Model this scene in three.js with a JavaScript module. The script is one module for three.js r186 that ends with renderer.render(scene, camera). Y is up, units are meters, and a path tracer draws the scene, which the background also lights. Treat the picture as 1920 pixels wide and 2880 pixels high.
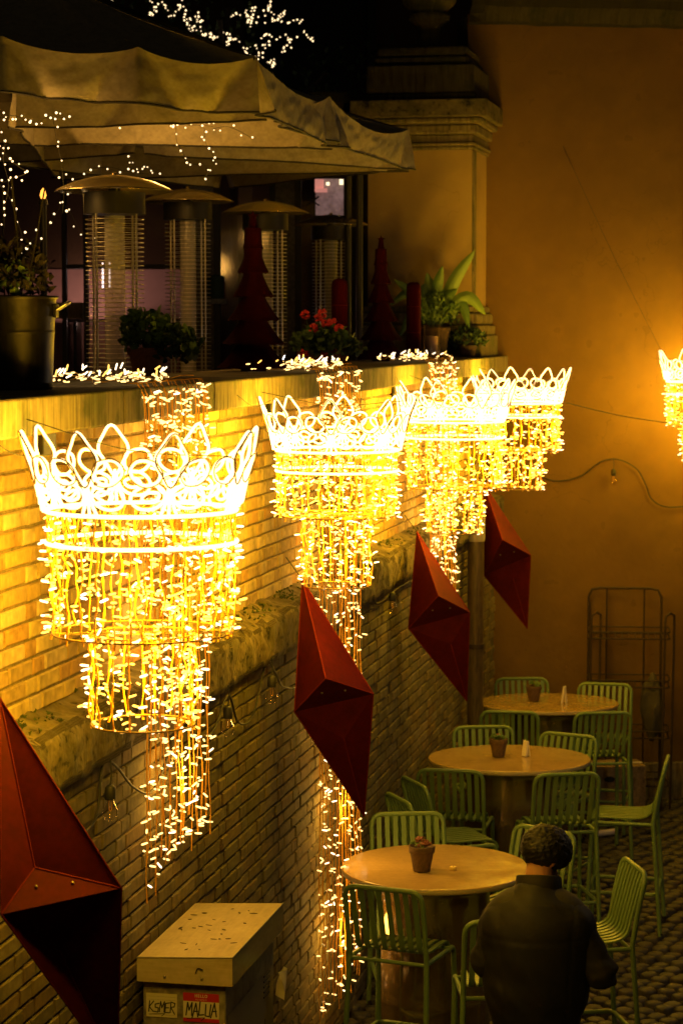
import * as THREE from 'three';
import { mergeGeometries, mergeVertices, toCreasedNormals } from 'three/addons/utils/BufferGeometryUtils.js';
import { RoundedBoxGeometry } from 'three/addons/geometries/RoundedBoxGeometry.js';

// ---------------------------------------------------------------- camera, sky, light, exposure
const F = 6400, PW = 1920, PH = 2880, HORIZON = 925, EYE = 3.95;   // photo pixels, metres
const PITCH = Math.atan((PH / 2 - HORIZON) / F);
const scene = new THREE.Scene();
const camera = new THREE.PerspectiveCamera(2 * Math.atan(PH / 2 / F) * 180 / Math.PI, PW / PH, 0.1, 200);
camera.position.set(0, EYE, 0);
camera.rotation.x = -PITCH;
camera.focus = 9.6; camera.userData.fStop = 6;
const renderer = new THREE.WebGLRenderer({ antialias: true });
renderer.toneMapping = THREE.LinearToneMapping;
renderer.toneMappingExposure = 1;
renderer.shadowMap.enabled = true;
{ // night sky: one even, almost black dome of town air
  const d = new Float32Array(16 * 8 * 4);
  for (let i = 0; i < 128; i++) d.set([0.0021, 0.0015, 0.0009, 1], i * 4);
  const sky = new THREE.DataTexture(d, 16, 8, THREE.RGBAFormat, THREE.FloatType);
  sky.mapping = THREE.EquirectangularReflectionMapping; sky.needsUpdate = true;
  scene.background = sky; scene.environment = sky;
}
{
  const moon = new THREE.DirectionalLight(new THREE.Color(1, 0.8, 0.5), 0.02);
  moon.position.set(6, 20, 8); moon.castShadow = true; moon.shadow.radius = 20;
  Object.assign(moon.shadow.camera, { left: -14, right: 14, top: 14, bottom: -14, near: 1, far: 60 });
  moon.target.position.set(0, 1, -13); scene.add(moon, moon.target);
}
const LIGHT = new THREE.Color(1, 0.555, 0.006);       // the fairy lights' colour
const CHANDELIER = 8.2, CURTAIN = 1.1;             // candela per lamp

// ---------------------------------------------------------------- helpers
const PI = Math.PI;
let seedState = 1;
const seed = (s) => { seedState = s >>> 0; };
const rnd = () => { seedState = (seedState + 0x6D2B79F5) | 0; let t = Math.imul(seedState ^ (seedState >>> 15), 1 | seedState); t = (t + Math.imul(t ^ (t >>> 7), 61 | t)) ^ t; return ((t ^ (t >>> 14)) >>> 0) / 4294967296; };
const rr = (a, b) => a + (b - a) * rnd();
const V = (x, y, z) => new THREE.Vector3(x, y, z);
const lerp = (a, b, t) => a + (b - a) * t;
const sstep = (a, b, x) => { const t = Math.min(1, Math.max(0, (x - a) / (b - a))); return t * t * (3 - 2 * t); };
// a photo pixel and a distance ahead of the camera (metres along the level line of sight) give a point
function at(px, py, depth) {
  const dx = (px - PW / 2) / F, dy = -(py - PH / 2) / F, c = Math.cos(PITCH), s = Math.sin(PITCH);
  const y = dy * c - s, z = -dy * s - c, k = depth / -z;
  return V(dx * k, EYE + y * k, -depth);
}
const C = (r, g, b) => new THREE.Color().setRGB(r, g, b);
const used = {};
function numbered(n) { const k = used[n] = (used[n] ?? -1) + 1; return k ? `${n}_${String(k).padStart(3, '0')}` : n; }
function shade(o) { o.traverse((m) => { if (m.isMesh) { m.castShadow = true; m.receiveShadow = true; } }); return o; }
function thing(name, label, category, pos = [0, 0, 0], turn = 0, group) {
  const o = new THREE.Group(); o.name = numbered(name); o.position.set(...pos); o.rotation.y = turn;
  o.userData = { label, category }; if (group) o.userData.group = group;
  scene.add(o); return o;
}
function structure(o, name) { o.name = name; o.userData.kind = 'structure'; scene.add(o); return o; }
function part(name, geo, mat, parent) { const m = new THREE.Mesh(geo, mat); m.name = name; m.castShadow = m.receiveShadow = true; parent.add(m); return m; }
function clean(g) { const n = g.index ? g.toNonIndexed() : g; for (const k of Object.keys(n.attributes)) if (!['position', 'normal', 'uv'].includes(k)) n.deleteAttribute(k); if (!n.attributes.uv) n.setAttribute('uv', new THREE.BufferAttribute(new Float32Array(n.attributes.position.count * 2), 2)); return n; }
const merge = (gs) => mergeGeometries(gs.map(clean));
const moved = (g, x, y, z, rx = 0, ry = 0, rz = 0) => g.applyMatrix4(new THREE.Matrix4().compose(V(x, y, z), new THREE.Quaternion().setFromEuler(new THREE.Euler(rx, ry, rz)), V(1, 1, 1)));
const box = (w, h, d, x = 0, y = 0, z = 0) => boxUV(new THREE.BoxGeometry(w, h, d).translate(x, y, z));
const rbox = (w, h, d, r, x = 0, y = 0, z = 0, seg = 1) => boxUV(new RoundedBoxGeometry(w, h, d, seg, r).translate(x, y, z));
const cyl = (r0, r1, h, x, y, z, n = 20, open = false) => new THREE.CylinderGeometry(r1, r0, h, n, 1, open).translate(x, y + h / 2, z);
function boxUV(g, ox = 0, oy = 0) { // uv in metres by the side a face points to
  const p = g.attributes.position, n = g.attributes.normal, uv = new Float32Array(p.count * 2);
  for (let i = 0; i < p.count; i++) {
    const ax = Math.abs(n.getX(i)), ay = Math.abs(n.getY(i)), az = Math.abs(n.getZ(i));
    const [u, v] = az >= ax && az >= ay ? [p.getX(i), p.getY(i)] : ax >= ay ? [p.getZ(i), p.getY(i)] : [p.getX(i), p.getZ(i)];
    uv[2 * i] = u + ox; uv[2 * i + 1] = v + oy;
  }
  g.setAttribute('uv', new THREE.BufferAttribute(uv, 2)); return g;
}
function tube(pts, r, n = 8, seg = 0, closed = false, tension = 0.5) {
  const c = new THREE.CatmullRomCurve3(pts, closed, 'catmullrom', tension);
  return new THREE.TubeGeometry(c, seg || Math.max(2, pts.length * 4), r, n, closed);
}
function rod(a, b, r, n = 8) { // straight bar between two points
  const d = b.clone().sub(a), l = d.length(), g = new THREE.CylinderGeometry(r, r, l, n);
  return g.applyMatrix4(new THREE.Matrix4().compose(a.clone().add(b).multiplyScalar(0.5), new THREE.Quaternion().setFromUnitVectors(V(0, 1, 0), d.normalize()), V(1, 1, 1)));
}
// polyline with rounded corners, for bent tube furniture
function bent(pts, rad, closed = false) {
  const path = new THREE.CurvePath(), n = pts.length, cut = (i) => {
    const p = pts[i], a = pts[(i - 1 + n) % n], b = pts[(i + 1) % n];
    const da = a.clone().sub(p), db = b.clone().sub(p), r = Math.min(rad, da.length() * 0.49, db.length() * 0.49);
    return [p.clone().add(da.setLength(r)), p, p.clone().add(db.setLength(r))];
  };
  let last = closed ? cut(0)[2] : pts[0];
  for (let i = 1; i < (closed ? n + 1 : n - 1); i++) { const [a, p, b] = cut(i % n); path.add(new THREE.LineCurve3(last, a)); path.add(new THREE.QuadraticBezierCurve3(a, p, b)); last = b; }
  if (!closed) path.add(new THREE.LineCurve3(last, pts[n - 1]));
  return path;
}
const bentTube = (pts, rad, r, seg = 40, n = 8, closed = false) => new THREE.TubeGeometry(bent(pts, rad, closed), seg, r, n, closed);
const lathe = (prof, n = 28) => new THREE.LatheGeometry(prof.map(([x, y]) => new THREE.Vector2(x, y)), n);
// tileable value noise
function noiseField(size, cells, sd) {
  seed(sd); const g = new Float32Array(cells * cells); for (let i = 0; i < g.length; i++) g[i] = rnd();
  return (x, y) => { // x, y in 0..1
    const fx = x * cells, fy = y * cells, x0 = Math.floor(fx), y0 = Math.floor(fy), tx = fx - x0, ty = fy - y0;
    const w = (t) => t * t * (3 - 2 * t), q = (i, j) => g[(((j % cells) + cells) % cells) * cells + (((i % cells) + cells) % cells)];
    return lerp(lerp(q(x0, y0), q(x0 + 1, y0), w(tx)), lerp(q(x0, y0 + 1), q(x0 + 1, y0 + 1), w(tx)), w(ty));
  };
}
function fbm(cells, oct, sd, stretch = 1) {
  const fs = []; for (let o = 0; o < oct; o++) fs.push(noiseField(0, cells << o, sd + o * 17));
  return (x, y) => { let s = 0, a = 0.5, t = 0; for (const f of fs) { s += a * f(x, y * stretch); t += a; a *= 0.55; } return s / t; };
}
function texture(size, fn, metres, srgb = false) { // fn(u, v) -> grey or [r, g, b]
  const d = new Uint8Array(size * size * 4);
  for (let j = 0; j < size; j++) for (let i = 0; i < size; i++) {
    const c = fn(i / size, j / size), k = (j * size + i) * 4;
    for (let q = 0; q < 3; q++) d[k + q] = Math.max(0, Math.min(255, Math.round(255 * (c.length ? c[q] : c))));
    d[k + 3] = 255;
  }
  const t = new THREE.DataTexture(d, size, size); t.wrapS = t.wrapT = THREE.RepeatWrapping; t.magFilter = THREE.LinearFilter; t.minFilter = THREE.LinearMipmapLinearFilter; t.generateMipmaps = true;
  t.repeat.set(1 / metres, 1 / metres); if (srgb) t.colorSpace = THREE.SRGBColorSpace; t.needsUpdate = true; return t;
}
// hash-based 3D noise for shapes
function h3(x, y, z) { let n = Math.imul(x, 374761393) ^ Math.imul(y, 668265263) ^ Math.imul(z, 2147483647 ^ 0x5bd1e995); n = Math.imul(n ^ (n >>> 13), 1274126177); return ((n ^ (n >>> 16)) >>> 0) / 4294967296; }
function n3(x, y, z) {
  const X = Math.floor(x), Y = Math.floor(y), Z = Math.floor(z), f = (t) => t * t * (3 - 2 * t), a = f(x - X), b = f(y - Y), c = f(z - Z);
  const e = (k) => lerp(lerp(h3(X, Y, Z + k), h3(X + 1, Y, Z + k), a), lerp(h3(X, Y + 1, Z + k), h3(X + 1, Y + 1, Z + k), a), b);
  return lerp(e(0), e(1), c) * 2 - 1;
}
// surface of a distance field on a grid (surface nets)
function sdfMesh(f, lo, hi, cell) {
  const n = [0, 1, 2].map((i) => Math.ceil((hi[i] - lo[i]) / cell) + 1), N = n[0] * n[1] * n[2], val = new Float32Array(N);
  const id = (i, j, k) => i + n[0] * (j + n[1] * k);
  for (let k = 0; k < n[2]; k++) for (let j = 0; j < n[1]; j++) for (let i = 0; i < n[0]; i++) val[id(i, j, k)] = f(lo[0] + i * cell, lo[1] + j * cell, lo[2] + k * cell);
  const vid = new Int32Array(N).fill(-1), pos = [], idx = [];
  for (let k = 0; k < n[2] - 1; k++) for (let j = 0; j < n[1] - 1; j++) for (let i = 0; i < n[0] - 1; i++) {
    let m = 0; const v = [];
    for (let c = 0; c < 8; c++) { const q = val[id(i + (c & 1), j + ((c >> 1) & 1), k + (c >> 2))]; v.push(q); if (q < 0) m |= 1 << c; }
    if (m === 0 || m === 255) continue;
    let s = [0, 0, 0], cnt = 0;
    for (let a = 0; a < 8; a++) for (const bit of [1, 2, 4]) { const b = a | bit; if (b === a || (v[a] < 0) === (v[b] < 0)) continue; const t = v[a] / (v[a] - v[b]); s[0] += (a & 1) + (bit === 1 ? t : 0); s[1] += ((a >> 1) & 1) + (bit === 2 ? t : 0); s[2] += (a >> 2) + (bit === 4 ? t : 0); cnt++; }
    vid[id(i, j, k)] = pos.length / 3; pos.push(lo[0] + (i + s[0] / cnt) * cell, lo[1] + (j + s[1] / cnt) * cell, lo[2] + (k + s[2] / cnt) * cell);
  }
  const quad = (a, b, c, d, flip) => { if (a < 0 || b < 0 || c < 0 || d < 0) return; flip ? idx.push(a, c, b, a, d, c) : idx.push(a, b, c, a, c, d); };
  for (let k = 1; k < n[2] - 1; k++) for (let j = 1; j < n[1] - 1; j++) for (let i = 1; i < n[0] - 1; i++) {
    const a = val[id(i, j, k)] < 0;
    if (a !== (val[id(i + 1, j, k)] < 0)) quad(vid[id(i, j - 1, k - 1)], vid[id(i, j, k - 1)], vid[id(i, j, k)], vid[id(i, j - 1, k)], !a);
    if (a !== (val[id(i, j + 1, k)] < 0)) quad(vid[id(i - 1, j, k - 1)], vid[id(i - 1, j, k)], vid[id(i, j, k)], vid[id(i, j, k - 1)], !a);
    if (a !== (val[id(i, j, k + 1)] < 0)) quad(vid[id(i - 1, j - 1, k)], vid[id(i, j - 1, k)], vid[id(i, j, k)], vid[id(i - 1, j, k)], !a);
  }
  const g = new THREE.BufferGeometry(); g.setAttribute('position', new THREE.Float32BufferAttribute(pos, 3)); g.setIndex(idx); g.computeVertexNormals(); return g;
}
function polyMesh(verts, faces) { // flat facets
  const pos = []; for (const f of faces) for (let i = 1; i + 1 < f.length; i++) for (const k of [f[0], f[i], f[i + 1]]) pos.push(...verts[k].toArray());
  const g = new THREE.BufferGeometry(); g.setAttribute('position', new THREE.Float32BufferAttribute(pos, 3)); g.computeVertexNormals(); return boxUV(g);
}
function sheet(nu, nv, fn, uvs = [1, 1]) { // grid surface from fn(u, v)
  const pos = [], uv = [], idx = [];
  for (let j = 0; j <= nv; j++) for (let i = 0; i <= nu; i++) { const p = fn(i / nu, j / nv); pos.push(p.x, p.y, p.z); uv.push(i / nu * uvs[0], j / nv * uvs[1]); }
  for (let j = 0; j < nv; j++) for (let i = 0; i < nu; i++) { const a = j * (nu + 1) + i; idx.push(a, a + nu + 1, a + 1, a + 1, a + nu + 1, a + nu + 2); }
  const g = new THREE.BufferGeometry(); g.setAttribute('position', new THREE.Float32BufferAttribute(pos, 3)); g.setAttribute('uv', new THREE.Float32BufferAttribute(uv, 2)); g.setIndex(idx); g.computeVertexNormals(); return g;
}

// ---------------------------------------------------------------- materials
const nA = fbm(4, 6, 11), nB = fbm(8, 5, 31), nFine = fbm(32, 3, 51), nBig = fbm(2, 5, 71);
const streak = (() => { const a = noiseField(0, 64, 5), b = noiseField(0, 160, 6), c = noiseField(0, 24, 7); return (x, y) => 0.45 * a(x, y / 8) + 0.35 * b(x, y / 14) + 0.2 * c(x, y / 6); })();
const T = {
  grain: texture(256, (x, y) => 0.62 + 0.5 * (nB(x, y) - 0.5) + 0.5 * (nFine(x, y) - 0.5), 0.45),
  brick: texture(512, (x, y) => { const s = sstep(0.56, 0.7, nA(x, y)), f = nFine(x, y); const k = 0.66 + 0.55 * (nB(x, y) - 0.5) + 0.35 * (f - 0.5) - 0.22 * s; return [k, k * (1 - 0.03 * s), k * (1 - 0.12 * s)]; }, 0.9),
  plaster: texture(1024, (x, y) => {
    const b = nBig(x, y), m = nA(x, y), f = nFine(x, y); let k = 0.72 + 0.46 * (b - 0.5) + 0.34 * (m - 0.5) + 0.14 * (f - 0.5);
    const cr = Math.abs(nB(x, y) - 0.5) < 0.0035 && m > 0.56 ? 1 : 0; k -= 0.13 * cr; // hair cracks
    const sp = nFine(x * 1.0, y) > 0.83 ? 0.12 : 0; k -= sp;
    return [k, k * (0.97 + 0.06 * (m - 0.5)), k * 0.95];
  }, 4.2),
  plasterBump: texture(512, (x, y) => 0.5 + 0.5 * (nB(x, y) - 0.5) + 0.3 * (nFine(x, y) - 0.5), 1.3),
  stone: texture(512, (x, y) => { const m = sstep(0.54, 0.68, nA(x, y)), k = 0.5 + 0.75 * (streak(x, y) - 0.45) + 0.35 * (nB(x, y) - 0.5); return [k * (1 - 0.45 * m), k * (1 - 0.33 * m), k * (1 - 0.5 * m)]; }, 1.1),
  stoneBump: texture(512, (x, y) => 0.35 * nB(x, y) + 0.4 * nFine(x, y) + 0.25 * streak(x, y), 1.1),
  tuff: texture(512, (x, y) => { const m = sstep(0.5, 0.66, nA(x, y)), pit = nFine(x, y) < 0.3 ? 0.25 : 0, k = 0.6 + 0.7 * (nB(x, y) - 0.5) + 0.4 * (nFine(x, y) - 0.5) - pit; return [k * (1 - 0.36 * m), k * (1 - 0.33 * m), k * (1 - 0.45 * m)]; }, 0.8),
  wood: texture(512, (x, y) => { const k = 0.75 + 0.22 * (nA(x, y) - 0.5) + 0.18 * (streak(y, x) - 0.45) + 0.14 * (nFine(x, y) - 0.5); return [k, k * 0.99, k * 0.97]; }, 0.6),
  cloth: texture(256, (x, y) => 0.6 + 0.3 * (nB(x, y) - 0.5) + 0.25 * (nFine(x, y) - 0.5), 0.5),
  scuff: texture(256, (x, y) => 0.45 + 0.6 * (nA(x, y) - 0.5) + 0.5 * (nFine(x, y) - 0.5), 0.7),
};
const matte = (o) => new THREE.MeshPhysicalMaterial({ roughness: 0.95, specularIntensity: 0.15, side: THREE.DoubleSide, ...o });
const S = (o) => { const m = new THREE.MeshStandardMaterial({ roughness: 0.85, side: THREE.DoubleSide, ...o }); return m; };
const M = {
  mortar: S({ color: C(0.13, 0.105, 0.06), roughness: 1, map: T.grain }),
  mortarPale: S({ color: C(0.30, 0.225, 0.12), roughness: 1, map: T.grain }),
  coping: S({ color: C(0.42, 0.34, 0.20), map: T.stone, bumpMap: T.stoneBump, bumpScale: 0.012, roughness: 0.95 }),
  ledge: S({ color: C(0.24, 0.185, 0.095), map: T.tuff, bumpMap: T.stoneBump, bumpScale: 0.02, roughness: 1 }),
  moss: S({ color: C(0.06, 0.085, 0.02), map: T.grain, roughness: 1 }),
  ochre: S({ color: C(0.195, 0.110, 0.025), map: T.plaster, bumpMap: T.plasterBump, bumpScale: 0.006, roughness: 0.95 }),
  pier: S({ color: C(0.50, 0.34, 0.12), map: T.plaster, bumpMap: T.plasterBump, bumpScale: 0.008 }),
  pierStone: S({ color: C(0.33, 0.26, 0.13), map: T.stone, bumpMap: T.stoneBump, bumpScale: 0.012 }),
  corniceDark: S({ color: C(0.045, 0.038, 0.022), map: T.stone, bumpMap: T.stoneBump, bumpScale: 0.012, roughness: 1 }),  // one even near-black stone tone for the cornice
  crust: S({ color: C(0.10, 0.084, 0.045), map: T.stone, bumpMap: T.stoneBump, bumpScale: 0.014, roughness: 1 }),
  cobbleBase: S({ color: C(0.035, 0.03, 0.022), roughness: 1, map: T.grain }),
  bulb: S({ color: C(0.9, 0.8, 0.6), emissive: C(3.2, 2.4, 1.5), roughness: 0.4 }),
  bulbMid: S({ color: C(0.9, 0.75, 0.5), emissive: C(2.7, 1.7, 0.55), roughness: 0.4 }),
  bulbWarm: S({ color: C(0.9, 0.7, 0.4), emissive: C(2.2, 1.2, 0.22), roughness: 0.4 }),
  bulbCool: S({ color: C(0.9, 0.9, 0.9), emissive: C(3, 3, 3.2), roughness: 0.4 }),
  rope: S({ color: C(0.9, 0.8, 0.6), emissive: C(2.5, 1.8, 0.95), roughness: 0.4 }),
  fairy: S({ color: C(0.9, 0.8, 0.6), emissive: C(2.5, 1.8, 0.95), roughness: 0.4 }),
  goldWire: S({ color: C(0.85, 0.40, 0.03), roughness: 0.45 }),
  darkWire: S({ color: C(0.02, 0.018, 0.012), roughness: 0.6 }),
  frameMetal: S({ color: C(0.28, 0.18, 0.06), roughness: 0.45, metalness: 0.6 }),
  red: matte({ color: C(0.13, 0.0065, 0.006), map: T.cloth, specularIntensity: 0.25, roughness: 0.7, bumpMap: T.cloth, bumpScale: 0.001 }),
  redEdge: matte({ color: C(0.15, 0.014, 0.008), roughness: 0.7 }),
  felt: matte({ color: C(0.042, 0.002, 0.005), map: T.cloth, roughness: 1 }),
  redCandle: matte({ color: C(0.085, 0.003, 0.006), map: T.cloth }),
  screw: S({ color: C(0.4, 0.35, 0.25), metalness: 0.8, roughness: 0.4 }),
  green: S({ color: C(0.14, 0.225, 0.075), roughness: 0.42, bumpMap: T.cloth, bumpScale: 0.0004 }),
  top: S({ color: C(0.52, 0.345, 0.13), map: T.wood, roughness: 0.34, roughnessMap: T.scuff }),
  topEdge: S({ color: C(0.42, 0.34, 0.20), roughness: 0.5 }),
  drum: S({ color: C(0.30, 0.22, 0.12), metalness: 0.75, roughness: 0.38, roughnessMap: T.scuff }),
  pot: S({ color: C(0.17, 0.10, 0.06), map: T.grain, roughness: 0.9 }),
  terracotta: S({ color: C(0.42, 0.16, 0.07), map: T.grain, roughness: 0.9 }),
  soil: S({ color: C(0.03, 0.022, 0.014), roughness: 1 }),
  leaf: S({ color: C(0.075, 0.14, 0.03), roughness: 0.6 }),
  leafPale: S({ color: C(0.16, 0.24, 0.05), roughness: 0.55 }),
  leafDark: S({ color: C(0.03, 0.06, 0.02), roughness: 0.7 }),
  flower: S({ color: C(0.62, 0.03, 0.03), roughness: 0.6 }),
  succulent: S({ color: C(0.20, 0.06, 0.05), roughness: 0.6 }),
  bark: S({ color: C(0.06, 0.045, 0.03), map: T.grain, roughness: 1 }),
  pipe: S({ color: C(0.24, 0.17, 0.09), roughness: 0.35, metalness: 0.3, map: T.scuff }),
  clear: new THREE.MeshPhysicalMaterial({ color: C(0.96, 0.93, 0.9), transmission: 1, thickness: 0, roughness: 0.06, side: THREE.DoubleSide }),
  heaterGlass: new THREE.MeshPhysicalMaterial({ color: C(0.9, 0.86, 0.8), transmission: 0.7, thickness: 0, roughness: 0.22, side: THREE.DoubleSide }),
  frosted: new THREE.MeshPhysicalMaterial({ color: C(0.8, 0.72, 0.66), transmission: 0.7, thickness: 0, roughness: 0.5, side: THREE.DoubleSide }),
  cabinet: S({ color: C(0.56, 0.50, 0.38), map: T.scuff, roughness: 0.42 }),
  lid: S({ color: C(0.66, 0.54, 0.34), map: T.wood, roughness: 0.3, roughnessMap: T.scuff }),
  deadLeaf: S({ color: C(0.07, 0.045, 0.02), roughness: 0.9 }),
  iron: S({ color: C(0.05, 0.032, 0.02), roughness: 0.6, metalness: 0.4 }),
  canvas: S({ color: C(0.62, 0.53, 0.32), map: T.cloth, bumpMap: T.cloth, bumpScale: 0.002, roughness: 0.75 }),
  canvasDark: S({ color: C(0.10, 0.085, 0.05), map: T.cloth, roughness: 0.8 }),
  piping: S({ color: C(0.03, 0.025, 0.015), roughness: 0.8 }),
  steel: S({ color: C(0.72, 0.66, 0.54), metalness: 0.9, roughness: 0.3 }),
  reflector: S({ color: C(0.62, 0.50, 0.28), metalness: 0.85, roughness: 0.36, roughnessMap: T.scuff }),
  black: S({ color: C(0.012, 0.011, 0.009), roughness: 0.5 }),
  bucket: S({ color: C(0.09, 0.075, 0.045), metalness: 0.7, roughness: 0.42, map: T.scuff }),
  frameDark: S({ color: C(0.03, 0.027, 0.02), roughness: 0.5 }),
  panelGrey: S({ color: C(0.40, 0.37, 0.28), roughness: 0.6, map: T.scuff }),
  pinkWall: S({ color: C(0.62, 0.36, 0.30), roughness: 0.9, map: T.plaster }),
  brownWall: S({ color: C(0.15, 0.08, 0.03), roughness: 0.9, map: T.plaster }),
  cardboard: S({ color: C(0.48, 0.33, 0.16), map: T.grain, roughness: 0.9 }),
  paper: S({ color: C(0.8, 0.72, 0.66), roughness: 0.8 }),
  wax: S({ color: C(0.72, 0.50, 0.36), roughness: 0.6 }),
};
const brickTones = (tones) => tones.map(([r, g, b]) => S({ color: C(r, g, b), map: T.brick, bumpMap: T.stoneBump, bumpScale: 0.004, roughness: 0.95 }));
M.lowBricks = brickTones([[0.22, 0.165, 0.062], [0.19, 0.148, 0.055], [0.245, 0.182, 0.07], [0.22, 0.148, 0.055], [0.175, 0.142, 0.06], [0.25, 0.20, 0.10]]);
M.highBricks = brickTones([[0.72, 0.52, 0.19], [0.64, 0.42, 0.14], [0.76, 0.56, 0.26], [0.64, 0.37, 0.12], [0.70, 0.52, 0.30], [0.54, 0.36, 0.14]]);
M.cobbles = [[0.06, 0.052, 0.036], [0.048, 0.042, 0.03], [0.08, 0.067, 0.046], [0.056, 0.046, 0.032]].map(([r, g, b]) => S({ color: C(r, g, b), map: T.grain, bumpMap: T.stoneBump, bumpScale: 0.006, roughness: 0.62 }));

// ---------------------------------------------------------------- the wall's own frame: s metres from the far corner towards the camera, o metres out from the brick face
const AW = Math.atan(0.208), WD = V(Math.sin(AW), 0, -Math.cos(AW)), WN = V(Math.cos(AW), 0, Math.sin(AW)), WO = V(1.275, 0, -18.8);
const WTURN = Math.PI / 2 - AW;                                     // local x runs to the far corner, local z out to the street
const wp = (s, h, o = 0) => WO.clone().addScaledVector(WD, -s).addScaledVector(WN, o).setY(h);
const wallThing = (name, label, category, group) => { const t = thing(name, label, category, [WO.x, 0, WO.z], WTURN, group); return t; };
camera.updateMatrixWorld(); camera.updateProjectionMatrix();
const inFrame = (p, m = 1.03) => { const q = p.clone().project(camera); return Math.abs(q.x) < m && Math.abs(q.y) < m && q.z < 1; };
const BACK = (x) => 18.8 + (x - 1.275) * 0.16;                       // distance of the far plaster wall

// ---------------------------------------------------------------- street
structure(new THREE.Mesh(new THREE.PlaneGeometry(120, 120).rotateX(-Math.PI / 2).translate(0, -0.05, -30), M.cobbleBase), 'ground').receiveShadow = true;
{
  const paving = structure(new THREE.Group(), 'pavement'); paving.userData.label = 'dark worn cobblestones of the street under the bar tables';
  seed(401);
  const variants = [0, 1, 2, 3].map((k) => {
    const w = 0.054, pos = [], ring = (y, r, j) => { const a = []; for (let i = 0; i < 8; i++) { const q = i * Math.PI / 4 + Math.PI / 8, e = Math.pow(Math.abs(Math.cos(q)) ** 5 + Math.abs(Math.sin(q)) ** 5, -0.2); a.push(V(Math.cos(q) * e * r + rr(-j, j), y + rr(-j, j) * 0.5, Math.sin(q) * e * r + rr(-j, j))); } return a; };
    const a = ring(-0.05, w, 0.001), b = ring(-0.008, w, 0.003), c = ring(0.004, w * 0.72, 0.003), t = V(rr(-0.01, 0.01), 0.007, rr(-0.01, 0.01));
    for (let i = 0; i < 8; i++) { const j = (i + 1) % 8; for (const q of [[a[i], b[i], b[j]], [a[i], b[j], a[j]], [b[i], c[i], c[j]], [b[i], c[j], b[j]], [c[i], t, c[j]]]) for (const v of q) pos.push(v.x, v.y, v.z); }
    let g = new THREE.BufferGeometry(); g.setAttribute('position', new THREE.Float32BufferAttribute(pos, 3)); g = mergeVertices(g); g.computeVertexNormals(); return boxUV(g, k * 0.3, k * 0.17);
  });
  const spots = []; const step = 0.118;
  for (let j = 0; j * step < 12.5; j++) for (let i = 0; i < 58; i++) {
    const z = -8.2 - j * step, x = -1.7 + i * step + (j % 2) * step / 2 + 0.05 * Math.sin(z * 1.3);
    const zz = z + 0.09 * Math.sin(x * 2.3) + rr(-0.01, 0.01), xx = x + rr(-0.01, 0.01);
    if (xx < -2.635 - 0.208 * zz - 0.02 || -zz > BACK(xx) + 0.05) continue;
    spots.push([xx, rr(-0.012, 0.008), zz, rr(-0.12, 0.12), Math.floor(rnd() * 4), Math.floor(rnd() * 4), rr(-0.06, 0.06), rr(-0.06, 0.06)]);
  }
  const open = (x, z) => Math.max(0, Math.min(1, (x - 1.5) / 0.8));
  const seen = spots.filter(([x, y, z]) => inFrame(V(x, y, z), 1)).sort((a, b) => (a[2] < b[2] ? 1 : -1) + 0 * open()).sort((a, b) => (b[2] + 3 * open(b[0])) - (a[2] + 3 * open(a[0]))).slice(0, 300);
  const chosen = new Set(seen), M4 = new THREE.Matrix4();
  const mats = [0, 1, 2, 3].map(() => []);
  for (const p of spots) {
    const [x, y, z, r, v, m, tx, tz] = p;
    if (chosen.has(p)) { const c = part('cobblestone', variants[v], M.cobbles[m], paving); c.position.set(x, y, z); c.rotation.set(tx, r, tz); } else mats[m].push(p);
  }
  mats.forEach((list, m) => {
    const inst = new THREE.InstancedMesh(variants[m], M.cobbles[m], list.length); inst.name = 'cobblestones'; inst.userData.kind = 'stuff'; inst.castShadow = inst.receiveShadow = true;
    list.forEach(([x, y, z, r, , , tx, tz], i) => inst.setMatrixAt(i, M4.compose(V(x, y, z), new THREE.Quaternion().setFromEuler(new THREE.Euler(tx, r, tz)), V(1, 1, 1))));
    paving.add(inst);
  });
}

// ---------------------------------------------------------------- brickwork
function brickGeo(w, h, k) { // face with chamfered arrises, no back
  const d = 0.04, c = 0.005, x = w / 2, y = h / 2, P = (px, py, pz) => V(px + rr(-1, 1) * 0.0025, py + rr(-1, 1) * 0.002, pz);
  const f = [P(-x + c, -y + c, 0), P(x - c, -y + c, 0), P(x - c, y - c, 0), P(-x + c, y - c, 0)], e = [P(-x, -y, -c), P(x, -y, -c), P(x, y, -c), P(-x, y, -c)], b = [V(-x, -y, -d), V(x, -y, -d), V(x, y, -d), V(-x, y, -d)];
  const v = [...f, ...e, ...b], faces = [[0, 1, 2, 3]]; for (let i = 0; i < 4; i++) { const j = (i + 1) % 4; faces.push([i, 4 + i, 4 + j, j], [4 + i, 8 + i, 8 + j, 4 + j]); }
  return boxUV(polyMesh(v, faces), k * 0.217, k * 0.131);
}
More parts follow.
